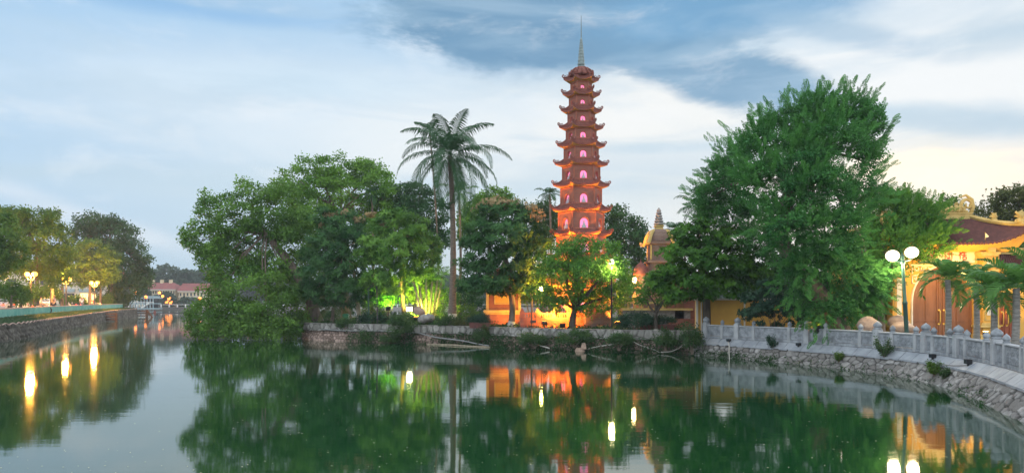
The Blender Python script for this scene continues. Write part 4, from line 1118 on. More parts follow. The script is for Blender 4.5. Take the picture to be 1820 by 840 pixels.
# ochre garden wall right of the longan tree
c = Vector((P(1285,0,33.5).x, 36.0, .8)); X0, X1 = P(1237,0,36).x, P(1330,0,36).x
yw = thing('garden_wall', 'ochre plastered garden wall with thin white corner strip under the dark round tree', 'wall', c)
mb = MB(); mb.box(((X0+X1)/2+1.2,36.1,(zz(533,36)+.8)/2),(X1-X0+2.4,.25,zz(533,36)-.8)); mb.build('wall', M['ochre'], yw, c)
mb = MB(); mb.box((X0+.03,35.95,(zz(533,36)+.8)/2),(.09,.12,zz(533,36)-.82)); mb.box((X0+.25,35.96,(zz(533,36)+.8)/2),(.05,.06,zz(533,36)-.86)); mb.box((X1-.2,35.96,(zz(533,36)+.8)/2),(.07,.06,zz(533,36)-.86))
mb.box(((X0+X1)/2+1.2,36.1,zz(533,36)+.045),(X1-X0+2.6,.36,.09)); mb.build('trim', M['cream'], yw, c)
# house behind the small tree: steps and planters
c = P(1160, 590, 38.5); c.z = 1.02; pl = thing('altar_terrace', 'pale stone terrace with a carved ledge behind the small gnarled tree', 'terrace', c)
mb = MB(); mb.box((c.x+.3, 39.2, 1.55),(3.6,.5,1.0)); mb.build('base', M['greystone'], pl, c)
mb = MB(); mb.box((c.x+.3, 39.15, 2.1),(3.8,.65,.12)); mb.box((c.x+.3,39.2,2.45),(3.2,.4,.1))
for i in range(9): mb.lathe((c.x-1.2+i*.375,39.1,2.16),[(.05,0),(.08,.06),(.05,.14),(.05,.22),(.07,.26)],8)
mb.build('ledge', M['ochre_trim'], pl, c)
c = P(1222, 588, 38); c.z = 1.02; sh = thing('brick_gatehouse', 'low red brick building with a stepped base left of the ochre garden wall', 'building', c)
mb = MB(); mb.box((c.x+.1,39.6,2.0),(1.9,1.2,2.0)); mb.box((c.x+.1,38.9,1.35),(2.0,.4,.5)); mb.box((c.x+.1,38.7,1.15),(2.1,.4,.25)); mb.build('wall', M['brickp'], sh, c)
mb = MB(); mb.prism([(-1.15,0),(1.15,0),(.7,.55),(-.7,.55)], 38.7, 40.6, lambda x,y,z: (c.x+.1+x,y,3.0+z)); mb.build('roof', M['farroof'], sh, c)
mb = MB(); mb.box((c.x-.2,38.98,2.1),(.5,.06,1.1)); mb.build('door', M['wood'], sh, c)
def planter(px, Y, w_, label):
    c = P(px, 586, Y); c.z = 1.03; root = thing('planter', label, 'planter', c, 0, 'brown planters behind the island wall'); m = MB()
    m.lathe(c, [(w_*.42,0),(w_*.45,.05),(w_*.5,.26),(w_*.54,.30),(w_*.54,.33),(w_*.46,.33),(w_*.45,.27)], 4, 1, .55, math.pi/4); m.build('pot', M['planter'], root, c)
    SEED[0] += 1; r = np.random.default_rng(SEED[0]); p, d, t_ = crown([((c.x,c.y,c.z+.42),(w_*.4,w_*.22,.16))], .09, .8, r, 'broad'); V, Q, T_ = scatter(TPL['broad'], p, d, np.full(len(p),.1), t_, r); np_obj('foliage', V, Q, LM['bush'], root, c, {'tint': T_})
planter(858,40.6,1.1,'brown planter at the left foot of the squat brick stupa'); planter(843,40.9,.8,'smaller brown planter furthest left behind the island wall')
planter(1150,37.2,1.0,'brown planter left of the gnarled small tree trunk'); planter(1181,37.0,1.3,'longer brown planter right of the gnarled small tree trunk')

# =================================================================== GATE
GY = 32.0
def gx(px, Y=GY): return (px-910)/F*Y
def gzp(py, Y=GY): return CAMZ+(HOR-py)/F*Y
c = Vector((gx(1680), GY, .8))
gate = thing('temple_gate', 'ochre temple gate with curved tiled roof and large arched brown doors', 'gate', c)
def gate_wall(x0, x1, z1, ax, aw, ah, Y, nm='wall'):
    """facade with an arched opening"""
    W = x1-x0; cx = (x0+x1)/2; m = MB(); off = ax-cx; ap = arch_pts(aw, ah, 14)
    vs = []; fs = []; mm = len(ap)
    for x, z in ap: vs.append((ax+x, Y, .8+z))
    for x, z in ap: vs.append((ax+x, Y+.35, .8+z))
    fs += [(i, i+1, mm+i+1, mm+i) for i in range(mm-1)]
    b0 = len(vs)
    for i in range(mm):
        if i == 0: q = (x0, .8)
        elif i == mm-1: q = (x1, .8)
        else: q = (x0+W*(i-1)/(mm-3), z1)
        vs.append((q[0], Y, q[1]))
    fs += [(i, b0+i, b0+i+1, i+1) for i in range(mm-1)]
    k = len(vs); vs += [(x0,Y+1.6,.8),(x1,Y+1.6,.8),(x1,Y+1.6,z1),(x0,Y+1.6,z1)]; fs += [(b0,k,k+3,b0+1),(b0+mm-1,b0+mm-2,k+2,k+1),(k,k+1,k+2,k+3)]
    m.add(vs, fs); return m.build(nm, M['ochre'], gate, c)
def arched_doors(ax, aw, ah, Y, m, handle=True, hz=1.75):
    ap = arch_pts(aw, ah, 14); half = aw/2
    for sg in (-1, 1):
        pts = [(x, z) for x, z in ap if x*sg >= -1e-6]; pts = sorted(pts, key=lambda q: (q[0]*sg)); 
        pts = [(x, z) for x, z in ap if x*sg > 0.01]
        if sg > 0: poly = [(.008,0),(.008,ah-half+half*1.12)]+pts
        else: poly = pts+[(-.008,ah-half+half*1.12),(-.008,0)]
        d = MB(); d.prism([(ax+x, .8+z) for x, z in poly], Y+.22, Y+.28)
        dd = d.build('door_leaf', m, gate, c)
        s = MB()
        for fx_ in (.06,.14,.50,.92):
            x = ax+sg*half*fx_; hh = ah-half+math.sqrt(max(0, half**2-(half*fx_)**2))*1.1
            s.box((x, Y+.20, .8+hh/2),(.035,.03,hh*.97))
        for zq in (.12,.35,.97):
            s.box((ax+sg*half*.5, Y+.205, .8+ah*zq*.8),(half*.86,.025,.05))
        s.build('moulding', m, dd, c)
        if handle:
            h = MB(); x = ax+sg*.11; h.tube([(x,Y+.2,hz-.28),(x,Y+.10,hz-.28),(x,Y+.08,hz-.2),(x,Y+.08,hz+.2),(x,Y+.10,hz+.28),(x,Y+.2,hz+.28)], .024, 6)
            h.box((x, Y+.19, hz+.3),(.09,.02,.08)); h.box((x, Y+.19, hz-.3),(.09,.02,.08)); h.build('handle', M['gold'], dd, c)
AX = gx(1677.5); AW = gx(1733)-gx(1622); AH = gzp(480)-.8
gate_wall(gx(1600), gx(1776), gzp(438), AX, AW, AH, GY)
arched_doors(AX, AW, AH, GY, M['wood'], True, gzp(563))
m = MB(); ap = arch_pts(AW*1.03, AH*1.012, 20); m.tube([(AX+x, GY-.015, .8+z) for x, z in ap], .05, 6)
m.box(((gx(1618)+gx(1738))/2, GY-.02, gzp(471)),(gx(1738)-gx(1618), .05, .07)); m.box((gx(1603), GY-.02, (gzp(472)+.8)/2),(.10,.05,gzp(472)-.9))
m.build('arch_trim', M['cream'], gate, c)
m = MB()     # fret ornament in the spandrels
def fret(x, z, sx):
    u_ = .055
    segs = [((0,0),(0,5)),((0,5),(5,5)),((5,5),(5,2)),((5,2),(2,2)),((2,2),(2,3.5)),((7,5),(12,5)),((7,5),(7,2)),((7,2),(9,2)),((9,2),(9,3.6)),((12,5),(14,3.4)),((0,-2),(3,-2)),((3,-2),(3,-6)),((0,-2),(0,-8)),((0,-8),(2.5,-8)),((1.5,-4),(3,-6)),((10,3.5),(12,5))]
    for (a, b_), (a2, b2) in segs:
        x0, z0, x1, z1 = x+sx*a*u_, z+b_*u_, x+sx*a2*u_, z+b2*u_; L_ = math.hypot(x1-x0, z1-z0); an = math.atan2(z1-z0, x1-x0)
        m.box(((x0+x1)/2, GY-.02, (z0+z1)/2), (L_+.04,.045,.042), 0, 1, Matrix.Rotation(-an, 3, 'Y'))
fret(gx(1621), gzp(485), 1); fret(gx(1734), gzp(485), -1)
m.build('fret_ornament', M['cream'], gate, c)
# inscription board
bx0, bx1, bz0, bz1 = gx(1634), gx(1733), gzp(468.5), gzp(442)
m = MB()
for cc, dd in ((((bx0+bx1)/2,GY-.06,bz1),(bx1-bx0,.1,.08)),(((bx0+bx1)/2,GY-.06,bz0),(bx1-bx0,.1,.08)),((bx0,GY-.06,(bz0+bz1)/2),(.08,.1,bz1-bz0-.08)),((bx1,GY-.06,(bz0+bz1)/2),(.08,.1,bz1-bz0-.08))): m.box(cc, dd)
m.build('board_frame', M['ochre_trim'], gate, c)
m = MB(); m.box(((bx0+bx1)/2,GY-.03,(bz0+bz1)/2),(bx1-bx0-.08,.05,bz1-bz0-.08)); bd = m.build('name_board', M['cream'], gate, c)
bd['label'] = 'pale name board with red brush characters above the door'
m = MB()
def strokes(x, z, s, L_):
    for (a, b_, a2, b2) in L_:
        m.tube([(x+a*s, GY-.075, z+b_*s), (x+(a+a2)/2*s, GY-.078, z+(b_+b2)/2*s+.006), (x+a2*s, GY-.075, z+b2*s)], [.020,.026,.014], 4)
ch1 = [(-.4,.5,-.1,.05),(.1,.5,-.5,.0),(-.3,.15,-.3,-.5),(-.05,.35,.5,.38),(.2,.55,.18,-.05),(-.05,.05,.5,.08),(.0,-.15,.45,-.13),(.05,-.15,.03,-.5),(.45,-.13,.45,-.5),(.03,-.48,.47,-.46)]
ch2 = [(-.4,.45,-.4,-.5),(-.4,.45,.42,.45),(.42,.45,.42,-.5),(-.4,-.48,.42,-.48),(-.22,.2,.22,.22),(.05,.35,.1,-.3),(-.2,.0,-.2,-.2),(-.2,-.3,.25,-.28)]
ch3 = [(-.4,.3,.4,.32),(0,.55,0,.05),(-.5,.05,.5,.07),(.15,.05,.15,-.5),(-.35,-.15,.42,-.13),(-.2,-.3,-.1,-.4)]
zc = (bz0+bz1)/2
strokes(gx(1709), zc+.02, .36, ch1); strokes(gx(1684), zc+.02, .36, ch2); strokes(gx(1658), zc+.02, .36, ch3)
m.build('lettering', M['redpaint'], bd, c)
# pilasters
def pilaster(px, z_top, Y=GY-.35):
    x = gx(px, Y); m = MB(); w_ = .56; zt = z_top
    m.box((x, Y+.2, (zt+.8)/2),(w_,.5,zt-.8)); m.build('pilaster', M['ochre'], gate, c, bevel=.01)
    m = MB()
    m.box((x,Y+.18,zt+.03),(w_+.30,.66,.10)); m.box((x,Y+.18,zt-.05),(w_+.16,.6,.08)); m.box((x,Y+.18,zt-.72),(w_+.16,.6,.08)); m.box((x,Y+.18,1.55),(w_+.16,.6,.08)); m.box((x,Y+.18,1.45),(w_+.3,.68,.10)); m.box((x,Y+.18,.95),(w_+.3,.68,.30))
    for z0, z1 in ((zt-.62,zt-.16),(1.72,zt-.86)):
        for sx in (-1,1): m.box((x+sx*.19,Y-.06,(z0+z1)/2),(.035,.04,z1-z0))
        m.box((x,Y-.06,z0),(.40,.04,.035)); m.box((x,Y-.06,z1),(.40,.04,.035))
    m.build('pilaster_moulding', M['ochre_trim'], gate, c)
    m = MB(); m.box((x,Y-.056,zt-.39),(.22,.03,.26)); m.box((x,Y-.056,(1.72+zt-.86)/2),(.20,.03,(zt-.86-1.72)*.8)); m.build('pilaster_panel', M['cream'], gate, c)
    m = MB(); m.prism([(x-.16,zt+.08),(x+.16,zt+.08),(x+.16,zt+.42),(x+.10,zt+.52),(x-.10,zt+.52),(x-.16,zt+.42)], Y-.25, Y+.1); m.build('bracket', M['ochre_trim'], gate, c)
pilaster(1757, gzp(452)); pilaster(1597, gzp(452))
# roof
def curved_roof(cx, cy, hl, hd, ze, zr, rl, lift, label_parent, org, ext=.35, nrib=44, sag=1.5):
    rf = MB(); rb = MB(); un = MB(); rg = MB()
    def edge(side, u_):
        s = 2*u_-1; k = abs(s)**4; cr_ = abs(s)**6*ext
        if side == 0: return Vector((cx+s*(hl+cr_*.6), cy-hd-cr_*.6, ze+lift*k))
        if side == 1: return Vector((cx+hl+cr_*.6, cy+s*(hd+cr_*.6), ze+lift*abs(s)**2.5))
        if side == 2: return Vector((cx-s*(hl+cr_*.6), cy+hd+cr_*.6, ze+lift*k))
        return Vector((cx-hl-cr_*.6, cy-s*(hd+cr_*.6), ze+lift*abs(s)**2.5))
    def rid(side, u_):
        s = 2*u_-1
        return Vector((cx+rl*{0:s,1:1,2:-s,3:-1}[side], cy, zr))
    def fn(side, u_, v):
        e, t_ = edge(side, u_), rid(side, u_); p = e.lerp(t_, v); p.z = e.z+(t_.z-e.z)*(v**sag); return p
    for sd_ in range(4):
        nu = nrib*4 if sd_ in (0,2) else 80
        def g_(u_, v, sd_=sd_, nr=(nrib if sd_ in (0,2) else 20)):
            p = fn(sd_, u_, v); p.z += .045*math.cos(2*math.pi*nr*u_); return p
        rf.grid(g_, nu, 9)
        # thickness and soffit
        rf.grid(lambda u_, v, sd_=sd_: g_(u_, 0)-Vector((0,0,.07*v)), nu, 1)
        def uf(u_, v, sd_=sd_):
            e = fn(sd_, u_, 0)-Vector((0,0,.075)); q = Vector((cx+(e.x-cx)*.86, cy+(e.y-cy)*.62, ze-.34)); return e.lerp(q, v)
        un.grid(uf, 30, 2)
    o = rf.build('roof', M['gatetile'], label_parent, org)
    un.build('soffit', M['ochre'], label_parent, org)
    # ridge and hip mouldings
    m = MB(); m.box((cx, cy, zr+.06),(rl*2+.1,.2,.24)); m.box((cx, cy, zr+.2),(rl*2+.2,.26,.06))
    for sx in (-1,1):
        for sy in (-1,1):
            u_ = (1 if sx > 0 else 0) if sy < 0 else (0 if sx > 0 else 1); sd_ = 0 if sy < 0 else 2
            pts = [fn(sd_, u_, v)+Vector((0,0,.08)) for v in (1,.85,.7,.55,.4,.25,.12,0)]; e = pts[-1]; d = (pts[-1]-pts[-2]).normalized()
            pts += [e+d*.15+Vector((0,0,.12)), e+d*.2+Vector((0,0,.28)), e+d*.1+Vector((0,0,.40)), e-d*.02+Vector((0,0,.36))]
            m.tube(pts, [.11,.11,.11,.11,.11,.10,.09,.08,.07,.055,.04,.02], 6)
    rd = m.build('ridge_moulding', M['ochre_trim'], o, org)
    return o, fn
GR = Vector((gx(1677,32), 32.8, 0))
ro, rfn = curved_roof(GR.x, GR.y, 3.05, 1.75, gzp(431.5, 31.1), gzp(387, 32.8), 1.62, .72, gate, c, nrib=34, sag=2.0)
def curl(mb, p, sx, s, n=14, turns=1.5, r0=.045, flip=1):
    pts = []; rad = []
    for i in range(n+1):
        t_ = i/n; a = -math.pi/2+turns*2*math.pi*t_*flip; rr_ = s*(1-t_*.82); pts.append(Vector(p)+Vector((sx*math.cos(a)*rr_, .02*math.sin(i), math.sin(a)*rr_+s))); rad.append(r0*(1.15-.6*t_))
    mb.tube(pts, rad, 6)
def dragon(mb, p, sx, s, seed):
    """scrolled flame-and-cloud ornament, solid body with curls"""
    r = random.Random(seed); p = Vector(p)
    mb.lathe(p, [(s*.42,0),(s*.46,s*.2),(s*.36,s*.5),(s*.22,s*.8),(s*.05,s*1.05)], 8, 1.0, .35)
    for i in range(7):
        a = R(20+i*24); d = Vector((math.cos(a)*sx, r.uniform(-.1,.1), math.sin(a))); b_ = p+Vector((0,0,s*.45)); e = b_+d*s*r.uniform(.6,.85)
        mb.tube([b_, b_.lerp(e,.55)+Vector((0,0,s*.08)), e, e+Vector((-sx*s*.1,0,s*.08))], [s*.18,s*.14,s*.09,s*.02], 6)
    curl(mb, p+Vector((sx*s*.35,0,0)), sx, s*.22, 10, 1.2, s*.07)
rx, rz_ = 1.62, gzp(387, 32.8)+.2
for sx in (-1, 1):
    orn = MB(); e = Vector((GR.x+sx*rx*.98, GR.y, rz_))
    curl(orn, e+Vector((-sx*.05,0,.05)), -sx, .34, 20, 1.35, .075); curl(orn, e+Vector((-sx*.30,0,.0)), sx, .17, 14, 1.3, .05); curl(orn, e+Vector((sx*.12,0,.22)), sx, .13, 12, 1.2, .045); curl(orn, e+Vector((-sx*.52,0,.30)), -sx, .10, 12, 1.2, .035)
    orn.tube([e+Vector((sx*.1,0,0)), e+Vector((sx*.22,0,.3)), e+Vector((sx*.16,0,.62)), e+Vector((-sx*.12,0,.82)), e+Vector((-sx*.4,0,.72))], [.09,.08,.07,.055,.03], 6)
    for i in range(6):
        x = e.x-sx*(.35+i*.2); orn.lathe((x,GR.y,rz_-.02),[(.14,0),(.15,.08+.18*(1-i/6)),(.05,.16+.30*(1-i/6))],8,1,.6)
        orn.tube([(x,GR.y-.08,rz_+.02),(x+sx*.08,GR.y-.12,rz_+.14*(1.4-i/6)),(x-sx*.05,GR.y-.1,rz_+.22*(1.5-i/6))],[.05,.04,.015],5)
    orn.build('ridge_dragon', M['ochre_trim'], ro, c, smooth=True)
for sx in (-1,1):
    for v, s, sd2 in ((.62,.28,1),(.22,.46,2)):
        q = rfn(0, 1 if sx > 0 else 0, v)+Vector((0,0,.12)); d_ = MB(); dragon(d_, q, sx*(-1 if s > .3 else 1), s, int(v*100)); d_.build('hip_ornament', M['ochre_trim'], ro, c, smooth=True)
# right wing, door and far right building
def wing(px0, px1, pyt, adx, aw_px, ah_py, Y, m, lab):
    x0, x1 = gx(px0,Y), gx(px1,Y); gate_wall(x0, x1, gzp(pyt,Y), gx(adx,Y), aw_px/F*Y, gzp(ah_py,Y)-.8, Y, lab)
    arched_doors(gx(adx,Y), aw_px/F*Y, gzp(ah_py,Y)-.8, Y, m, True, gzp(566,Y))
wing(1767.5, 1850, 470, 1790, 40, 520, 33.0, M['wood_r'], 'wing_wall')
wing(1505, 1596, 478, 1548, 42, 522, 33.0, M['wood'], 'wing_wall')
curved_roof(gx(1818,33.6), 33.8, 1.9, 1.1, gzp(476,33), gzp(449,33.6), 1.0, .35, gate, c, .25, 26)
curved_roof(gx(1548,33.6), 33.8, 1.4, 1.1, gzp(480,33), gzp(456,33.6), .9, .35, gate, c, .25, 20)
o2 = MB(); e = Vector((gx(1800,33.6), 33.7, gzp(452,33.6))); curl(o2, e, 1, .30, 18, 1.35, .07); curl(o2, e+Vector((.45,0,-.05)), -1, .16, 12, 1.3, .05); dragon(o2, e+Vector((.7,0,-.1)), 1, .35, 3); o2.build('wing_ornament', M['ochre_trim'], gate, c, smooth=True)
# uplights at the gate foot
YE = (1.0,.58,.10)
floodlight(1752,592,30.3,P(1756,480,31.4),420,YE,'yellow uplight at the foot of the gate pilaster between the doors','flood',70,'uplights before the temple gate',.1,(.22,.1,.16),.8)
floodlight(1806,594,31.4,P(1812,500,33),260,YE,'yellow uplight before the right wing of the gate','flood',80,'uplights before the temple gate',.1,(.22,.1,.16),.8)
floodlight(1598,592,30.6,P(1600,500,32),50,YE,'yellow uplight near the boulders at the left of the gate','flood',70,'uplights before the temple gate',.1,(.22,.1,.16),.8)
p = P(1690, 447, 29.9)
lamp('eave_fill', 'AREA', p+Vector((0,-.12,-.9)), 130, YE, .6, gate, P(1690,440,32.0), org=c)  # added fill light to brighten the eave, no fixture behind it
p = P(1760,443,29.7); lamp('eave_fill_right', 'SPOT', P(1745,520,29.2), 300, YE, .15, gate, P(1760,430,32), 75, org=c)  # second added fill, for the right part of the eave
# flag on the eave
p = gx(1751,30.9); fp = Vector((p, 30.9, gzp(421,30.9))); fl = thing('flag', 'tiny yellow and white pennant on the front eave of the gate roof', 'flag', fp)
m = MB(); m.tube([fp-Vector((0,0,.12)), fp+Vector((0,0,.2))], .008, 5); m.build('staff', M['gold'], fl, fp)
m = MB(); m.prism([(0,-.04),(.15,.02),(.09,.11),(0,.19)], -.004, .004, lambda x,y,z: (fp.x+x, fp.y+y+.02*math.sin(x*30), fp.z+z)); m.build('cloth', mat('flag_yellow', (.75,.50,.05), (.8,.75,.65), .8, 9), fl, fp)

# boulders behind the balustrade
def boulder(px, py, Y, w_, h_, label, m='rock', group='boulders'):
    c = P(px, py, Y); SEED[0] += 1; r = random.Random(SEED[0]); bm = bmesh.new(); bmesh.ops.create_icosphere(bm, subdivisions=3, radius=1)
    ph = [r.uniform(0,6) for _ in range(6)]
    for v in bm.verts:
        d = v.co.copy(); k = 1+.13*math.sin(d.x*2.3+ph[0])*math.cos(d.z*2.1+ph[1])+.08*math.sin(d.y*4+ph[2]+d.x*3)+.04*math.sin(d.z*8+ph[3]+d.y*5)
        v.co = Vector((d.x*w_*k, d.y*w_*.8*k, max(-.75, d.z)*h_*k))
    me = bpy.data.meshes.new('boulder'); bm.to_mesh(me); bm.free(); me.polygons.foreach_set('use_smooth', [True]*len(me.polygons))
    return tag(link('boulder', me, M[m], None, c), label, 'boulder', group)
boulder(1544,578,28.6,.40,.34,'rounded brown boulder behind the balustrade left of the tall lamp')
boulder(1598,573,29.2,.42,.30,'upper brown boulder beside the left end of the gate')
boulder(1603,583,28.7,.48,.24,'lower flat boulder at the foot of the green lamp post')
boulder(745,553,45.6,.36,.30,'pale lit rock at the foot of the clumped yellow stems','rock')
boulder(757,566,45.0,.5,.3,'darker rock half sunk in ground cover near the coconut palm','greystone')
# double globe lamp, right
lc = P(1613, 590, 27.5); lc.z = .8
lp = thing('street_lamp', 'dark green lamp post with two white globes before the temple gate', 'street lamp', lc)
H_ = gzp(462,27.5)-.8
m = MB(); m.lathe((0,0,0), [(.12,0),(.13,.12),(.085,.2),(.075,.5),(.078,1.6),(.09,1.62),(.09,1.7),(.066,1.73),(.055,H_-.15),(.085,H_-.12),(.085,H_-.05),(.05,H_),(.09,H_+.04),(.06,H_+.12),(.09,H_+.16),(.03,H_+.24),(.01,H_+.3)], 14); m.build('post', M['lampgreen'], lp, smooth=True)
m = MB()
for sx in (-1,1): m.tube([(0,0,H_),(sx*.13,0,H_-.03),(sx*.28,0,H_+.0),(sx*.36,0,H_+.06)], [.035,.03,.03,.05], 7)
m.build('arm', M['lampgreen'], lp, smooth=True)
for sx in (-1,1):
    m = MB(); m.ball((sx*.365,0,H_+.235+.04*sx), .245, 20, 14, (1,1,.86)); g_ = m.build('globe', E['white'], lp, smooth=True)
    lamp('globe_light', 'POINT', (sx*.365,-.05,H_-.28), 150, (1,.78,.45), .2, lp)
lp.rotation_euler = (0, R(-3.4), 0)
# =================================================================== ISLAND TREES
G = 1.02
tree('fig_tree', 'huge spreading tree with branches hanging into the lake at the far left of the island', 50.5,
 [(372,425,46,34,-1),(345,428,22,18,-1),(400,382,48,42,0),(455,375,58,46,1),(515,385,55,55,2),(430,445,58,52,1.5),(395,495,40,42,-.5),(500,455,58,55,2),(365,560,34,28,-1.5),(347,590,22,12,-2),(385,590,45,16,-2.2),(420,560,50,36,-2),(455,530,60,48,-2),(480,585,60,20,-2.5),(440,590,45,16,-2.6),(510,545,38,40,-1),(540,500,40,50,1),(560,440,45,55,2),(535,410,45,40,1),(500,590,32,14,-2.4),(380,460,28,30,-.5),(530,580,26,30,0)],
 [(560,590,1),(548,520,.5),(505,455,1),(470,410,1)], 'fig', 'broad', .30, 1.0, spread=0, limbs=11, trad=(.5,.2), bark='bark', thick=.35, gz=G)
tree('tree', 'tall light green tree behind the overhanging one, highest crown left of the palm', 58,
 [(530,335,42,34,-1),(560,312,48,30,0),(605,308,46,28,1),(650,305,34,26,2),(672,322,24,20,1),(585,355,62,42,0),(640,345,52,42,0),(690,352,26,30,0),(620,395,70,40,0),(560,395,55,40,0),(700,400,35,40,1)],
 [(615,590),(612,480),(605,380)], 'fig_light', 'broad', .34, .85, limbs=12, trad=(.35,.2), spread=.5, gz=G)
tree('mango_tree', 'dark mango tree with pale blossom tips behind the left end of the island wall', 49,
 [(600,405,46,34,0),(572,440,36,36,-.5),(632,430,36,36,0),(575,485,42,42,-.6),(622,478,46,44,-.8),(600,520,46,26,-.6),(652,470,28,40,0),(655,520,26,26,0),(560,520,26,26,0)],
 [(640,578),(636,545),(628,480),(612,440)], 'mango', 'mango', .28, .95, limbs=8, trad=(.16,.10), bark='bark_pale', gz=G, white=.12, droop=.25,
 extra=[('blossom', [(597,384,22,6),(575,405,7,6),(612,380,8,5),(635,392,7,5),(660,385,8,4)], 'blossom', .17, 'ros')], upb=.05)
tree('mango_tree', 'fresh green mango tree left of the coconut palm, lit from below', 47,
 [(700,410,42,34,0),(735,425,36,36,.3),(672,455,38,40,0),(715,455,44,40,-.8),(752,440,26,36,.5),(690,500,46,28,-.2),(735,468,34,30,0),(768,452,20,26,1),(700,390,30,16,0)],
 [(720,582,2),(716,540,1),(712,470,.5),(708,430)], 'mango_mid', 'mango', .27, .95, limbs=8, trad=(.15,.09), bark='bark', gz=G, droop=.2,
 extra=[('young_leaves', [(730,425,8,8),(690,402,10,5)], 'blossom', .2, 'mango')], upb=.05)
tree('tree', 'dark tree behind the coconut palm trunk at its left', 58, [(738,350,34,24),(765,380,30,30),(730,385,30,28),(775,420,26,34),(715,360,22,24)], [(748,585),(748,480),(746,390)], 'dark', 'broad', .34, .8, limbs=5, gz=G)
tree('mango_tree', 'large dark mango tree with brownish flowering top right of the coconut palm', 41.3,
 [(890,388,52,30,0),(858,415,36,36,0),(925,412,40,40,0),(845,455,32,36,0),(892,442,50,44,-.9),(940,455,30,36,.2),(862,492,40,28,-.3),(908,495,44,28,-.6),(838,510,24,20,-.2),(945,498,20,22,0),(965,430,16,30,.6),(885,512,34,16,-.3),(862,505,24,20,-.4),(922,510,24,16,-.3)],
 [(908,582),(911,545),(905,500),(898,450)], 'mango', 'mango', .27, 1.0, limbs=8, trad=(.19,.11), bark='bark', gz=G, white=.1, droop=.25,
 extra=[('flower_panicles', [(890,364,40,8),(930,372,24,9),(955,385,14,8),(860,370,14,7)], 'blossom', .16, 'ros')], upb=.05)
tree('tree', 'pale green tree top showing behind the brownish flowering mango tree', 60, [(880,350,26,14),(860,366,20,16),(835,385,16,22),(905,362,18,14),(830,410,18,30)], [(868,590),(870,470),(872,370)], 'fig_light', 'broad', .34, .7, limbs=4, gz=G)
tree('longan_tree', 'bright green low forking tree glowing in front of the pagoda base', 39.0,
 [(1030,448,42,24,0),(995,462,38,28,0),(1065,460,40,28,0),(978,492,30,26,0),(1020,485,46,34,-.7),(1070,492,42,32,-.4),(1098,488,22,30,0),(963,522,24,20,-.2),(1003,522,36,20,-.5),(1050,525,34,16,.2),(1092,525,22,20,0),(982,545,24,10,-.3),(1035,552,14,9,-.3),(1078,547,26,9,-.2)],
 [(1017,588),(1018,566),(1022,548)], 'bright', 'broad', .24, .72, limbs=10, trad=(.20,.13), bark='bark_dark', gz=G, thick=.75, spread=.3)
tree('tree', 'dark tall tree immediately right of the pagoda', 55, [(1098,392,30,24),(1085,420,26,40),(1118,425,30,34),(1140,430,16,30),(1105,465,40,30),(1140,480,26,30)], [(1105,590),(1104,500),(1102,420)], 'olive' if 0 else 'dark', 'broad', .32, .8, limbs=6, gz=G)
tree('tree', 'hazy tree group left behind the pagoda, under the thin areca palm', 60, [(962,395,24,28),(985,400,18,30),(940,378,18,18),(975,372,10,10)], [(968,590),(968,470),(966,400)], 'dark', 'broad', .34, .8, limbs=4, gz=G)
tree('longan_tree', 'dense dark round-headed tree between the tall slim stupa and the feathery giant', 34.8,
 [(1250,432,52,34,0),(1210,458,38,36,0),(1292,450,46,38,0),(1250,478,60,44,-1),(1195,498,34,34,0),(1312,492,40,36,0),(1275,512,50,26,-.7),(1222,520,38,22,-.5),(1175,505,20,22,0),(1335,480,26,34,.3),(1240,405,24,10,0)],
 [(1256,588,1.2),(1256,540,1),(1254,480,.3)], 'longan', 'ros', .23, 1.15, limbs=9, trad=(.22,.13), bark='bark_dark', gz=G)
tree('small_tree', 'small gnarled tree with open branches in front of the tall slim stupa', 36.6, [(1150,515,26,14),(1180,525,26,18),(1140,535,14,12),(1200,520,18,18),(1165,500,22,12)], [(1166,585),(1165,566),(1166,556)], 'bright', 'broad', .18, .75, limbs=9, trad=(.12,.09), bark='bark_dark', gz=G, white=.25, thick=.6, spread=.3)
shrub('shrub', 'dark rounded shrub between the bright green tree and the gnarled tree', 36.9, [(1130,568,22,14),(1118,572,14,11),(1143,572,13,11)], 'bush', .15, 1.1, z0=G)

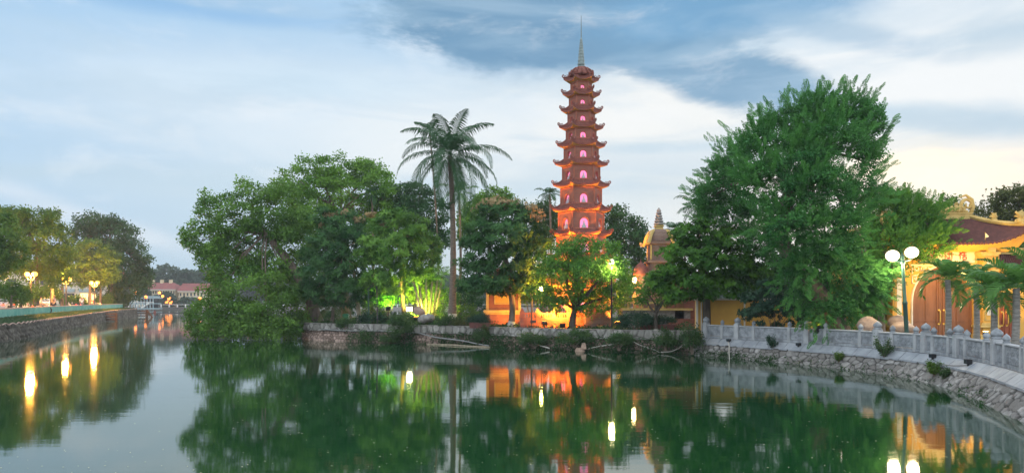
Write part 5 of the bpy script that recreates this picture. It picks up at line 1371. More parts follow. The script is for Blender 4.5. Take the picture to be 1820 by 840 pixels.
FE = [(1458,205,62,36,0),(1518,200,44,30,0),(1400,225,50,34,.5),(1545,235,26,40,.3),(1345,262,46,32,0),(1480,255,76,44,-.6),(1420,285,70,44,-.8),(1540,290,30,34,.2),(1300,288,40,28,4),(1290,325,48,32,4),(1360,325,62,44,-1),(1450,335,76,46,-1.6),(1262,350,36,26,5),(1265,385,30,26,5.5),(1320,382,56,42,5),(1400,400,70,46,-1.6),(1480,410,66,46,-1.8),(1530,350,44,40,-.6),(1355,430,40,32,4),(1430,460,50,38,-1.4),(1500,475,56,40,-.8),(1455,518,44,32,.2),(1488,548,34,22,-.5),(1455,552,24,16,-.3),(1520,530,46,32,.2),(1405,490,24,24,-.5),(1550,500,30,34,-.6)]
def feather_tree(name, label, Y, lobes_px, trunk, leaf, n_mult, size, trad, limbs=16, gzv=.8):
    SEED[0] += 1; r = np.random.default_rng(SEED[0]); rr = random.Random(SEED[0]); lobes = px_lobes(Y, lobes_px, .5, SEED[0], 1.0)
    tp = [P(a, b_, Y+c_) for a, b_, c_ in trunk]; tp[0].z = gzv; org = Vector(tp[0]); root = thing(name, label, 'tree', org)
    pts, _ = resample(tp, 12); rad = [trad[0]+(trad[1]-trad[0])*i/11 for i in range(12)]; rad[0] *= 1.4
    mb = MB(); limbs_mesh(mb, pts, rad, lobes, limbs, rr, .55, 10); mb.build('trunk', M['bark'], root, org, smooth=True)
    cen = np.array([l[0] for l in lobes]).mean(0); cen[2] -= 1.5
    PP = []; DD = []; TT = []
    for (lc_, lr) in lobes:
        lc_ = np.array(lc_); lr = np.array(lr); nb = max(10, int(34.0*lr.mean()**2*n_mult))
        u = r.normal(0,1,(nb,3)); u /= np.linalg.norm(u,axis=1,keepdims=True)
        base_ = lc_+u*lr*(r.random((nb,1))**.5)*.75
        for b0, uu in zip(base_, u):
            o_ = b0-cen; o_ /= np.linalg.norm(o_)+1e-6; bd = uu*.55+o_*1.0+np.array([0,0,.25])+r.normal(0,.22,3); bd /= np.linalg.norm(bd)
            bl = r.uniform(.55,1.2)*size*2.35; k_ = 8; tt = r.normal(.45,.2)
            for q in range(k_):
                t_ = (q+.5)/k_; PP.append(b0+bd*bl*t_-np.array([0,0,.10*t_*t_])+r.normal(0,.05,3)); DD.append(bd*.9+r.normal(0,.42,3)*(1.15-t_)+np.array([0,0,-.05])); TT.append(tt+r.normal(0,.1)+.12*t_)
    p2, d2, t2 = crown([(l[0], tuple(np.array(l[1])*.84)) for l in lobes], .17, .8, r, 'broad')
    pos = np.array(PP); d = np.array(DD); ti = np.array(TT)
    V, Q, T_ = scatter(TPL['spray'], pos, d, size*r.uniform(.6,1.1,len(pos)), ti, r)
    V2, Q2, T2 = scatter(TPL['broad'], p2, d2, np.full(len(p2), .20), t2*.6, r); Q = np.concatenate([Q, Q2+len(V)]); V = np.concatenate([V, V2]); T_ = np.concatenate([T_, T2])
    np_obj('crown', V, Q, LM[leaf], root, org, {'tint': T_}); return root
feather_tree('feathery_tree', 'giant feathery-leaved tree, tallest on the right, leaning trunk behind the balustrade', 30.0, FE, [(1500,592,0),(1478,552,0),(1430,490,0),(1390,430,0),(1400,350,0),(1450,260,0)], 'feather', 1.0, .44, (.42,.16), 14)
feather_tree('feathery_tree', 'yellower feathery tree reaching over the left of the temple gate roof', 31.6, [(1590,380,56,34,0),(1635,388,44,32,0),(1650,440,40,30,0),(1570,430,50,36,-.6),(1630,435,44,34,-.3),(1665,415,20,18,0),(1585,475,30,22,-.2),(1555,500,26,40,.3),(1575,530,18,28,.3),(1540,460,34,34,0)], [(1568,592,0),(1566,520,0),(1575,440,0)], 'feather_yellow', 1.3, .38, (.16,.09), 8)
shrub('shrub', 'large dark rounded shrub behind the balustrade, left of the leaning trunk', 32.3, [(1375,532,46,30),(1345,545,28,22),(1408,545,24,24),(1375,560,50,20)], 'bush', .17, 1.1, kind='ros', z0=.8)
tree('tree', 'airy sunset-lit tree top over the left of the gate roof', 44, [(1680,362,24,14),(1655,372,20,14),(1610,355,28,14),(1580,352,18,12),(1700,372,12,10),(1640,385,40,20)], [(1655,590),(1655,470),(1652,385)], 'street', 'broad', .26, .55, limbs=8, gz=.8)
tree('tree', 'broad tree behind the right half of the temple gate roof', 42, [(1790,362,36,20),(1760,385,26,22),(1815,355,30,20),(1815,395,34,34),(1780,410,34,30),(1850,380,40,40)], [(1800,590),(1800,480),(1798,400)], 'olive', 'broad', .28, .85, limbs=8, gz=.8)
tree('tree', 'dark leafy tree filling the gap right of the gate eave', 39, [(1800,440,24,26),(1790,470,20,24),(1820,460,26,34),(1845,430,30,40)], [(1812,590),(1812,500),(1810,440)], 'street', 'broad', .26, .8, limbs=5, gz=.8)

tree('hedge_tree', 'dense dark evergreen mass behind the leaning trunk and the ochre wall', 39, [(1345,520,40,40),(1400,530,50,50),(1455,535,50,50),(1510,520,50,60),(1560,500,46,60),(1480,470,60,50),(1390,470,40,40)], [(1450,590),(1450,560),(1450,500)], 'dark', 'broad', .30, .9, limbs=4, gz=.8)
for px_, rx_, lab_ in ((1395,30,'low dark bush at the foot of the big rounded shrub, left of the leaning trunk'),(1440,28,'low dark bush just left of the orange uplight'),(1530,26,'low dark bush right of the leaning trunk foot')):
    shrub('shrub', lab_, 37.5, [(px_,560,rx_,24),(px_+12,568,rx_*.7,18),(px_-12,568,rx_*.7,18)], 'dark', .2, .9, 'broad', z0=.8)
# garden under-storey between the trunks
k = 0
for (px, py, rx, ry, Y, lf, lab) in [
 (560,560,22,20,56,'dark','dark bush behind the left end of the island wall'),
 (600,548,26,22,60,'dark','deep dark bush behind the drooping young palm'),
 (665,545,22,26,57,'street','olive bush behind the two thin garden poles'),
 (690,530,16,14,48.6,'bright','small bush glowing lime green above the ground floodlight'),
 (665,566,26,9,47.6,'bush','low clipped shrub just right of the whitewashed mango trunk'),
 (712,568,24,9,47.2,'weed','low shrub row beneath the ground floodlight'),
 (752,520,26,26,48.8,'street','yellow-lit bamboo-like bush behind the pale stems'),
 (748,488,34,20,49.2,'fig_light','yellow-lit leaf mass above the pale stems'),
 (782,535,20,28,47.8,'fig_light','leafy bush lit yellow left of the coconut trunk'),
 (820,530,20,22,48,'dark','dark bush right of the coconut trunk'),
 (828,558,24,16,46.5,'street','rounded olive bush right of the coconut trunk foot'),
 (795,570,14,8,43.2,'weed','low fern beside the coconut trunk foot'),
 (822,574,14,8,43,'olive','yellowish low shrub near the brown planters'),
 (775,572,14,7,45.5,'weed','low shrub between the half sunk rock and the coconut palm'),
 (850,545,14,20,50,'dark','dark bush left behind the squat brick stupa'),
 (945,520,22,18,44,'street','bush lit yellow behind the low brick fence, left'),
 (960,505,20,18,46,'fig_light','taller yellow-lit bush behind the low brick fence'),
 (1112,540,20,22,44,'street','yellow-lit bush behind the dark rounded shrub'),
 (1118,500,18,22,46,'street','tall yellow-lit bush left of the small round turret'),
 (1215,560,16,18,40.6,'bush','dark bush before the low red brick building')]:
    shrub('shrub', lab, Y, [(px,py,rx,ry),(px-rx*.5,py+ry*.4,rx*.6,ry*.6),(px+rx*.5,py+ry*.35,rx*.6,ry*.65)], lf, .22 if Y > 43 else .16, .7, 'broad', 'garden bushes under the island trees', z0=G)
# vegetation on walls
for (px, py, rx, ry, Y, lf, sz, lab, z0) in [
 (715,576,20,18,43.6,'weed',.14,'bushy green shrub growing out of the island wall coping below the floodlight',.5),
 (858,590,13,15,40.6,'weed',.14,'leafy shrub hanging over the coping below the brown planters',.4),
 (650,598,16,8,45.2,'weed',.14,'ferny clump on the wall foot right of the pink rubble stretch',.1),
 (690,600,22,9,44.2,'weed',.14,'weed clump at the waterline left of the bushy coping shrub',.1),
 (1020,598,30,12,37.0,'weed',.14,'dark creeper on the wall directly below the bright green tree',.2),
 (950,604,26,9,38.4,'weed',.14,'green creeper on the wall right of the low brick fence end',.1),
 (1100,602,22,10,35.7,'weed',.14,'dark creeper on the wall below the dark rounded shrub',.15),
 (1182,600,14,14,34.9,'weed',.14,'bush on the wall below the longer brown planter',.2),
 (1230,598,14,18,34.1,'weed',.16,'leafy plant where the island wall meets the balustrade',.1),
 (615,575,12,8,46.6,'weed',.15,'ferny leaves hanging over the coping under the dark mango tree',.7)]:
    shrub('wall_shrub', lab, Y, [(px,py,rx,ry),(px-rx*.4,py+ry*.5,rx*.6,ry*.5),(px+rx*.4,py+ry*.5,rx*.6,ry*.5)], lf, sz, .9, 'broad', 'shrubs growing on the retaining walls', z0=z0)
def sapling(px, py, s, h, label, leaf='bush', n=9, size=.09, low=False):
    # plant rooted in the promenade apron at s metres along the rail
    b_ = rail_off(s, .66 if low else .38); b_.z = .24 if low else .54; n = int(n*1.6); root = thing('sapling', label, 'plant', b_, 0, 'plants rooted in the promenade apron'); rr = random.Random(int(s*7)); r = np.random.default_rng(int(s*7)); mb = MB(); pos = []; dd = []
    for i in range(n):
        a = rr.uniform(0,6.28); e = b_+Vector((math.cos(a)*h*.42, math.sin(a)*h*.42, h*rr.uniform(.35,1))); m_ = b_.lerp(e,.5)+Vector((0,0,.05)); mb.tube([b_-Vector((0,0,.05)), m_, e], [.008,.006,.003], 4)
        for q in range(9): t_ = .25+.75*q/8; p = b_.lerp(m_, min(1,t_*2)) if t_ < .5 else m_.lerp(e, t_*2-1); pos.append(tuple(p)); dd.append((rr.uniform(-1,1),rr.uniform(-1,1),.7))
    mb.build('stem', M['bark'], root, b_); V, Q, T_ = scatter(TPL['broad'], np.array(pos), np.array(dd), r.uniform(.7,1.3,len(pos))*size*1.1, r.random(len(pos)), r); np_obj('foliage', V, Q, LM[leaf], root, b_, {'tint': T_})
sp_ = lambda px: float(np.interp(px, PXS, SS))
sapling(0,0,sp_(1385),.55,'leafy plant growing through the apron before the balustrade, left of the leaning trunk')
sapling(0,0,sp_(1588),.75,'taller upright leafy sapling in the apron below the boulders','weed',11)
sapling(0,0,sp_(1515),.38,'light green tuft hanging over the wall left of the tall sapling','street',9,.07,True)
sapling(0,0,sp_(1700),.42,'pale green shrub on the wall nearest the camera','street',16,.07,True)
sapling(0,0,sp_(1722),.28,'low weedy plant beside the pale green shrub near the camera','weed',9,.07,True)

# =================================================================== PALMS
b_ = P(803,573,44); b_.z = G
palm('coconut_palm', 'tall coconut palm with a full drooping crown and whitewashed trunk foot', b_, P(799,276,44), (.26,.20,.13), 36, 4.2, 'palm', (80,-58), 1.8, nl=54, lw=.058, ll=.76, hang=.9, white=.07, seed=9, dead=3)
b_ = P(780,580,52); b_.z = G
palm('areca_palm', 'thin palm whose crown peeps out behind the coconut crown at its left', b_, P(763,234,50), (.09,.065,.05), 12, 1.5, 'palm', (75,-40), 1.6, nl=22, lw=.05, ll=.45, hang=.6, seed=5, rings=False)
b_ = P(816,580,50); b_.z = G
palm('areca_palm', 'low palm behind the coconut trunk, fronds showing at its right', b_, P(815,342,50), (.12,.10,.07), 12, 1.6, 'palm_young', (70,-40), 1.5, nl=22, lw=.05, ll=.5, hang=.6, seed=6, rings=False)
b_ = P(976,585,58); b_.z = G
palm('areca_palm', 'slender areca palm silhouetted just left of the pagoda', b_, P(976,345,58), (.12,.10,.08), 14, 1.15, 'palm', (70,-50), 1.5, nl=18, lw=.06, ll=.45, hang=.6, seed=7, rings=False)
for i, (px, py, Y, lab, s_) in enumerate([(735,338,60,'palm crown poking up between the two dark crowns left of the coconut palm',1.4),(1195,408,56,'small distant palm crown behind the dense dark round-headed tree, left one',1.2),(1215,412,58,'small distant palm crown right behind its twin above the round-headed tree',1.3),(1240,368,40,'palm with fronds sticking out at the left edge of the feathery giant',1.3),(660,345,57,'palm crown sunk in the tall light green tree',1.3)]):
    b_ = P(px,585,Y); b_.z = G; palm('areca_palm', lab, b_, P(px,py,Y), (.13,.10,.08), 13, s_, 'palm', (70,-45), 1.5, nl=18, lw=.06, ll=.5, hang=.7, seed=20+i, rings=False)
b_ = P(590,576,49.5); b_.z = G
palm('young_palm', 'young palm with long drooping dim fronds under the dark mango tree', b_, P(592,545,49.5), (.16,.12,.11), 13, 2.3, 'olive', (70,-20), 2.0, nl=28, lw=.05, ll=.55, hang=.9, seed=31, rings=True)
b_ = P(758,575,46.5); b_.z = G
# clump of pale stems (bamboo palm) lit yellow
root = thing('bamboo_palm', 'clump of pale slanting stems lit bright yellow beside the pale rock', 'palm clump', b_); org_ = b_
for i, (x0, x1, y1) in enumerate([(752,735,500),(755,744,505),(758,757,495),(762,768,500),(766,778,495),(770,786,490)]):
    mb = MB(); a = P(x0,570,46.6+.2*i); a.z = G; e = P(x1,y1,46.6+.2*i); mb.tube([a, a.lerp(e,.5)+Vector((.03,0,0)), e], [.085,.07,.06], 8); mb.build('stem', M['bark_pale'], root, org_, smooth=True)
    for j in range(4): frond(org_, e, i*1.3+j*1.6, R(60-j*12), 1.5, 1.6, 'palm_young', root, nl=16, lw=.06, ll=.42, hang=.5, r=random.Random(i*5+j))
for px, Y, l in ((656,47.4,'thin yellow-green painted pole near the whitewashed mango trunk'),(671,46.8,'thin dark pole right of the yellow-green one')):
    p = P(px,570,Y); p.z = G; e = P(px-1.5,505,Y); mb = MB(); mb.tube([p, e], .045, 7); tag(mb.build('garden_pole', M['iron'] if px > 660 else M['lampgreen'], None, p, top=True), l, 'pole')
p = P(615,572,49); p.z = G; bn_ = thing('waste_bin', 'green lidded bin under the young drooping palm', 'bin', p); mb = MB(); mb.lathe(p, [(.22,0),(.27,.55)], 4, ph=math.pi/4); mb.build('body', M['bingreen'], bn_, p); mb = MB(); mb.lathe(p, [(.30,.56),(.30,.62),(.12,.70)], 4, ph=math.pi/4); mb.build('lid', M['bingreen'], bn_, p)

# five small palms before the gate
RPALM = [(1684,497,1684,24.8,1.30,'small palm before the left leaf of the great brown gate door'),(1734,505,1735,25.6,1.10,'small palm before the right edge of the great brown gate door'),(1766,523,1765,22.6,1.20,'small palm standing before the lit pilaster of the gate'),(1806,512,1802,20.4,1.30,'nearest small palm, before the red-brown side door'),(1846,500,1842,21.6,1.35,'small palm half cut off by the right edge of the picture')]
for i, (px, py, bx, Y, Ln, lab) in enumerate(RPALM):
    b_ = P(bx,600,Y); b_.z = .8; palm('fan_palm', lab, b_, P(px,py,Y), (.12,.10,.085), 12, Ln*.95, 'palm_young', (84,-18), 1.6, nl=18, lw=.085, ll=.50, hang=.42, seed=40+i, vee=.5, group='small palms before the temple gate', bark='palm_bark_grey')

# =================================================================== ISLAND LAMPS
def globe_lamp(px, py, Y, r_, em, label, power, color, z0=G, name='garden_lamp', grp=None, bx=None, pole='black'):
    p = P(px, py, Y); c = Vector((P(bx or px, 0, Y).x, Y, z0)); root = thing(name, label, 'lamp', c, 0, grp); m = MB(); m.tube([c, Vector((c.x, c.y, p.z-r_-.02)), p-Vector((0,0,r_))], [.05,.04,.04], 8); m.lathe(c, [(.1,0),(.1,.1),(.05,.15)], 8); m.build('post', M[pole], root, c)
    m = MB(); m.ball(p, r_, 14, 10); m.build('globe', E[em], root, c, smooth=True); lamp('glow', 'POINT', p+Vector((0,-.05,-r_-.15)), power, color, .12, root, org=c); return root
globe_lamp(1087,465,38.2,.15,'white','white globe lamp on a dark pole in front of the bright green tree',300,(1,.8,.35))
globe_lamp(962,513,42.2,.14,'flood','yellow glowing lamp among leaves above the low brick fence',420,(1,.72,.12))
p = P(945,582,40); p.z = G; mb = MB(); mb.tube([p, P(945,515,40)], .045, 7); mb.box(P(948,571,39.95),(.32,.12,.14)); mb.box(P(947,521,39.95),(.28,.12,.16)); tag(mb.build('signal_pole', M['iron'], None, p, top=True), 'dark pole with two small boxes before the low brick fence', 'pole')
YG = (1.0,.86,.12); LG = (.75,1.0,.10)
fl_ = floodlight(727,549,44.4,(-1.6,30,3.2),60,(1,.85,.5),'dazzling floodlight on the island facing the water','flood',120,None,.15,(.42,.16,.30))
floodlight(690,548,47.5,P(690,515,49),700,LG,'lime yellow ground floodlight left of the dazzling one','flood',120,None,.12,(.3,.12,.24))
floodlight(739,566,46.6,P(756,495,48.6),3200,YG,'yellow ground uplight at the pale slanting stems',spot=130)
floodlight(786,572,45.6,P(780,510,48.5),1500,YG,'small yellow uplight just left of the coconut trunk foot',spot=130)
floodlight(668,566,50,P(662,520,54),500,(1,.75,.1),'dim yellow uplight behind the two thin poles',spot=130)
floodlight(1458,585,29.4,P(1430,560,30.5),40,OR,'orange uplight at the foot of the leaning trunk behind the balustrade','ogl',140,None,.12,(.35,.12,.3),.8)
# small black spotlights clamped to the apron
def spot(s, label, sz=1.0):
    b_ = rail_off(s, .25); b_.z = .68; root = thing('spotlight', label, 'spotlight', b_, 0, 'unlit spotlights on the promenade apron'); p_, d = rail_at(s); rz = math.atan2(d.y, d.x)
    m = MB(); m.box(b_+Vector((0,0,.09*sz)), (.20*sz,.13*sz,.12*sz), rz); m.box(b_+Vector((0,0,.02)), (.06,.05,.1), rz); m.build('housing', M['black'], root, b_); m = MB(); q = rail_off(s,.33); q.z = .77; m.box(q, (.16*sz,.012,.09*sz), rz); m.build('lens', M['glassd'], root, b_)
spot(sp_(1302),'black spotlight on the apron at the far left end of the balustrade',.9); spot(sp_(1427),'black spotlight on the apron before the shrub left of the leaning trunk',.9); spot(sp_(1672),'black spotlight on the apron near the third large post from the right'); spot(sp_(1738),'black spotlight with trailing cable nearest the camera on the apron',1.1)
mb = MB(); q = []
for i in range(30): s_ = sp_(1672)+(sp_(1738)-sp_(1672))*i/29; w_ = rail_off(s_, .27+.13*math.sin(math.pi*i/29)); w_.z = .67-.09*math.sin(math.pi*i/29); q.append(w_)
mb.tube(q, .009, 4); tag(mb.build('cable', M['black'], None, q[0], top=True), 'thin black cable sagging between the two nearest spotlights', 'cable')

# hoses, cables and driftwood along the walls
def along(x0, x1, z0, z1, off, n=24, wob=.05, seed=1, sag=0):
    r = random.Random(seed); s0 = float(np.interp(x0, IPX, ISS)); s1 = float(np.interp(x1, IPX, ISS)); q = []
    for i in range(n): t_ = i/(n-1); p_, nn = isl_at(s0+(s1-s0)*t_); w_ = p_+nn*off; w_.z = z0+(z1-z0)*t_-sag*math.sin(math.pi*t_)+wob*math.sin(t_*9+seed); q.append(w_)
    return q
ISS = np.linspace(ILEN*.2, ILEN, 600); IPX = np.array([910+F*isl_at(s)[0].x/isl_at(s)[0].y for s in ISS])
for i, (a, lab, rd, mm) in enumerate([(along(575,740,.72,.66,.30,30,.035,2),'grey hose running along the island wall under the coping, left part',.035,'hose'),(along(728,768,.70,.55,.32,14,.03,3)+along(772,880,.5,.10,.55,20,.02,3),'long grey hose dipping from the coping down to the waterline near the coconut palm',.04,'hose'),(along(930,985,.70,.06,.5,16,.03,5),'pale pipe slanting down to the water below the low brick fence',.035,'cable'),(along(1050,1125,.12,.62,.42,16,.02,6),'pale cable rising along the wall below the dark rounded shrub',.022,'cable'),(along(1120,1175,.62,.06,.42,16,.02,7),'pale cable dropping to the water left of the leafy corner plant',.022,'cable'),(along(1178,1236,.05,.75,.55,16,.02,8,.15),'pale cable curving up to the corner of the balustrade',.022,'cable')]):
    mb = MB(); mb.tube(a, rd, 6); tag(mb.build('hose' if mm == 'hose' else 'cable', M[mm], None, a[0], top=True, smooth=True), lab, 'hose' if mm == 'hose' else 'cable')
s0 = sp_(1302); q = [rail_off(s0,.28), rail_off(s0+.25,.50), rail_off(s0+.5,.80), rail_off(s0+.95,1.3)]
for w_, z in zip(q, (.70,.50,.28,-.03)): w_.z = z
mb = MB(); mb.tube(resample(q, 12)[0], .018, 5); tag(mb.build('cable', M['cable'], None, q[0], top=True), 'white cable falling from the leftmost spotlight into the water', 'cable')
q = along(775,880,.03,.03,.75,20,.012,4); rf_ = thing('bamboo_raft', 'long thin bamboo boom with stub pegs floating below the coconut palm', 'floating boom', q[0]); mb = MB(); mb.tube(q, .045, 6); mb.tube([w_+Vector((.2,-.25,.0)) for w_ in q[3:]], .04, 6); mb.build('pole', M['bark_pale'], rf_, q[0])
for i in range(1, 19): mb = MB(); mb.tube([q[i]+Vector((0,-.1,.06)), q[i]+Vector((0,-.1,-.2))], .035, 5); mb.build('peg', M['bark_pale'], rf_, q[0])
p, nn = isl_at(float(np.interp(1040, IPX, ISS))); p = p+nn*.7; p.z = .08; mb = MB(); mb.box(p, (.42,.3,.22), .4, .7); mb.box(p+Vector((.2,-.05,.2)), (.28,.2,.32), -.3, .6); tag(mb.build('rubbish', mat('bleached_rag', (.50,.36,.28), (.32,.22,.17), .9, 8), None, p, top=True), 'bleached clump of flotsam at the waterline under the bright green tree', 'flotsam')

# =================================================================== LEFT BANK
tree('street_tree', 'yellow-lit tree cut by the left edge of the picture', 60, [(8,425,34,28),(-25,440,40,36),(20,455,26,24),(-5,480,40,26),(12,400,22,18)], [(-12,560),(-10,500),(-6,450)], 'street', 'broad', .34, .9, limbs=6, gz=1.35, group='street trees on the left bank')
tree('street_tree', 'tall green tree above the nearest twin-globe street lamp', 76, [(60,395,36,22),(95,398,24,22),(32,385,24,14),(8,385,22,14),(80,430,42,26),(45,425,38,26),(100,455,28,26),(62,465,44,26),(25,470,30,30),(92,490,28,18),(112,460,14,14)], [(66,555),(66,500),(64,430)], 'street', 'broad', .42, .9, limbs=12, gz=1.4, group='street trees on the left bank')
tree('street_tree', 'rounded soft green tree left of the darkest big tree on the bank', 109, [(160,448,34,20),(138,465,26,22),(185,465,26,22),(160,485,38,20),(195,488,18,16),(130,492,20,16)], [(160,552),(160,510),(160,470)], 'street', 'broad', .48, 1.0, limbs=8, gz=1.45, group='street trees on the left bank')
tree('street_tree', 'darkest and largest tree at the end of the left bank', 119, [(165,400,28,20),(195,400,26,16),(150,418,20,24),(215,425,30,28),(180,435,36,32),(240,462,22,34),(215,475,34,36),(252,495,13,22),(232,515,22,20),(195,505,28,26),(205,535,26,14)], [(200,552),(200,520),(200,460),(198,430)], 'dark', 'broad', .62, 1.1, limbs=14, gz=1.5, trad=(.5,.3), group='street trees on the left bank')
for i, (px, py, rx, ry, Y, lab) in enumerate([(20,520,20,18,58,'small bushy tree at the far left edge by the fence'),(38,528,15,16,61,'small round sapling tree between the left edge and nearest lamp'),(-20,515,24,20,56,'small tree just outside the left edge by the fence'),(60,520,16,14,74,'small tree behind the nearest street lamp'),(134,538,16,11,96,'low round bush tree beside the middle street lamp'),(185,535,14,11,114,'low bush under the rounded tree'),(90,520,16,12,90,'small shady tree between the nearest and middle lamps')]):
    tree('small_tree', lab, Y, [(px,py,rx,ry),(px-rx*.5,py+ry*.3,rx*.6,ry*.6),(px+rx*.5,py+ry*.3,rx*.6,ry*.6)], [(px,558),(px,py+5)], 'street', 'broad', .28 if Y < 70 else .4, .8, group='small trees along the left bank promenade', limbs=3, trad=(.10,.07), gz=gz(Y))
for i, (px, Y, h) in enumerate([(92,84,500),(110,92,505),(178,112,515),(158,110,520)]):
    lab = ['bare orange-lit trunk right of the nearest street lamp','thin trunk just left of the middle street lamp','stout trunk below the farthest twin-globe lamp, right one','trunk below the farthest twin-globe lamp, left one'][i]
    tree('street_tree', lab, Y, [(px,h-18,18,12),(px+8,h-24,14,10)], [(px,552),(px+1,h)], 'street', 'broad', .4, .7, limbs=3, gz=gz(Y), group='street trees on the left bank', bark='bark', trad=(.24,.15))
def twin_lamp(px, py, Y, sep, label, power):
    c = P(px, py, Y); c.z = gz(Y); root = thing('street_lamp', label, 'street lamp', c, 0, 'twin-globe street lamps on the left bank'); p = P(px, py, Y); h = p.z
    m = MB(); m.lathe(c, [(.16,0),(.17,.3),(.09,.45),(.07,h-c.z-.5),(.10,h-c.z-.45),(.03,h-c.z-.1)], 10); m.build('post', M['iron'], root, c)
    m = MB(); 
    for sx in (-1,1): m.tube([Vector((c.x,c.y,h-.55)), Vector((c.x+sx*sep*.6,c.y,h-.55)), Vector((c.x+sx*sep,c.y,h-.3))], .045, 6)
    m.build('arm', M['iron'], root, c)
    for sx in (-1,1):
        m = MB(); m.ball(Vector((c.x+sx*sep,c.y,h)), .21, 14, 10); m.build('globe', E['orange'], root, c, smooth=True)
    lamp('glow', 'POINT', (c.x,c.y-.1,h-.05), power*1.0, (1,.42,.06), .35, root, org=c)
twin_lamp(55,487,67,.36,'nearest twin-globe street lamp on the left bank, glowing orange',9000)
twin_lamp(117.5,496,83,.40,'middle twin-globe street lamp on the left bank',9000)
twin_lamp(168,502,102,.46,'farthest twin-globe street lamp, before the rounded soft green tree',11000)
# street houses with lit shopfronts
def shop(x0, x1, Y, zt, label, em):
    c = Vector(((x0+x1)/2, Y, gz(Y))); root = thing('shop_house', label, 'building', c, 0, 'lit shop houses behind the left bank trees'); m = MB(); m.box((c.x, Y+4, (zt+c.z)/2),(x1-x0,8,zt-c.z)); m.build('wall', M['cream'], root, c)
    n = max(2, int((x1-x0)/3.2)); w_ = (x1-x0)/n
    for i in range(n):
        x = x0+w_*(i+.5); m = MB(); m.box((x, Y-.04, c.z+1.3),(w_*.7,.08,2.2)); m.build('shopfront', E[em] if i%2 == 0 else M['glassd'], root, c)
        m = MB(); m.box((x, Y-.15, c.z+2.9),(w_*.8,.2,.5)); m.build('sign_board', E['shopred'] if i%3 == 0 else M['farblue'], root, c)
        m = MB(); m.box((x, Y-.05, c.z+4.4),(w_*.4,.1,1.2)); m.build('window', M['glassd'], root, c)
    m = MB(); m.prism([(x0-.4,zt),(x1+.4,zt),(x1-1.5,zt+1.6),(x0+1.5,zt+1.6)], Y-.3, Y+8.3); m.build('roof', M['farroof'], root, c)
shop(-104,-82,128,8,'lit shop house at the far left behind the trees','warm'); shop(-81,-70,124,7.2,'brightly lit shop house behind the middle street lamp','warm'); shop(-131,-106,132,8.5,'lit shop house outside the left edge','warm')
# vehicles with red tail lights
def car(px, Y, label, m='car_grey', red=True, rz=R(28)):
    c = P(px, 540, Y); c.z = gz(Y)+.012; root = thing('parked_car', label, 'car', c, rz, 'cars on the lakeside road')
    m_ = MB(); prof = [(-2.1,.28),(-2.15,.75),(-1.75,.88),(-1.2,1.38),(.6,1.42),(1.15,.95),(2.05,.82),(2.15,.3)]
    m_.prism(prof, -.82, .82); m_.build('body', mat(m, {'car_grey':(.35,.36,.38),'car_white':(.7,.7,.7),'car_red':(.4,.03,.03)}[m], None, .3), root, bevel=.06)
    for sy in (-1,1):
        w_ = MB(); w_.prism([(-1.45,.92),(-1.12,1.30),(.5,1.33),(.92,.95)], sy*.80, sy*.835); w_.build('side_window', M['glassd'], root)
        for x in (-1.35,1.35): w_ = MB(); w_.prism([(x+.32*math.cos(k*math.pi/6), .32+.32*math.sin(k*math.pi/6)) for k in range(12)], sy*.66, sy*.86); w_.build('wheel', M['tyre'], root)
        w_ = MB(); w_.box((-2.16, sy*.6, .72),(.06,.34,.16)); w_.build('tail_light', E['tail'], root)
        w_ = MB(); w_.box((2.12, sy*.58, .62),(.08,.3,.15)); w_.build('headlight', E['shopwhite'], root)
    w_ = MB(); w_.box((-1.50,0,1.12),(.04,1.3,.36),0,1,Matrix.Rotation(R(-42),3,'Y')); w_.build('rear_window', M['glassd'], root)
for i, (px, Y, mm, lab) in enumerate([(12,88,'car_grey','grey car with glowing tail lights, leftmost on the lakeside road'),(30,90,'car_white','white car second from the left on the lakeside road'),(48,93,'car_grey','grey car just left of the nearest lamp post'),(58,96,'car_red','red car just right of the nearest lamp post'),(82,104,'car_white','white car before the lit shop house between the nearest and middle lamps')]):
    car(px, Y, lab, mm, rz=R(100+i*3))
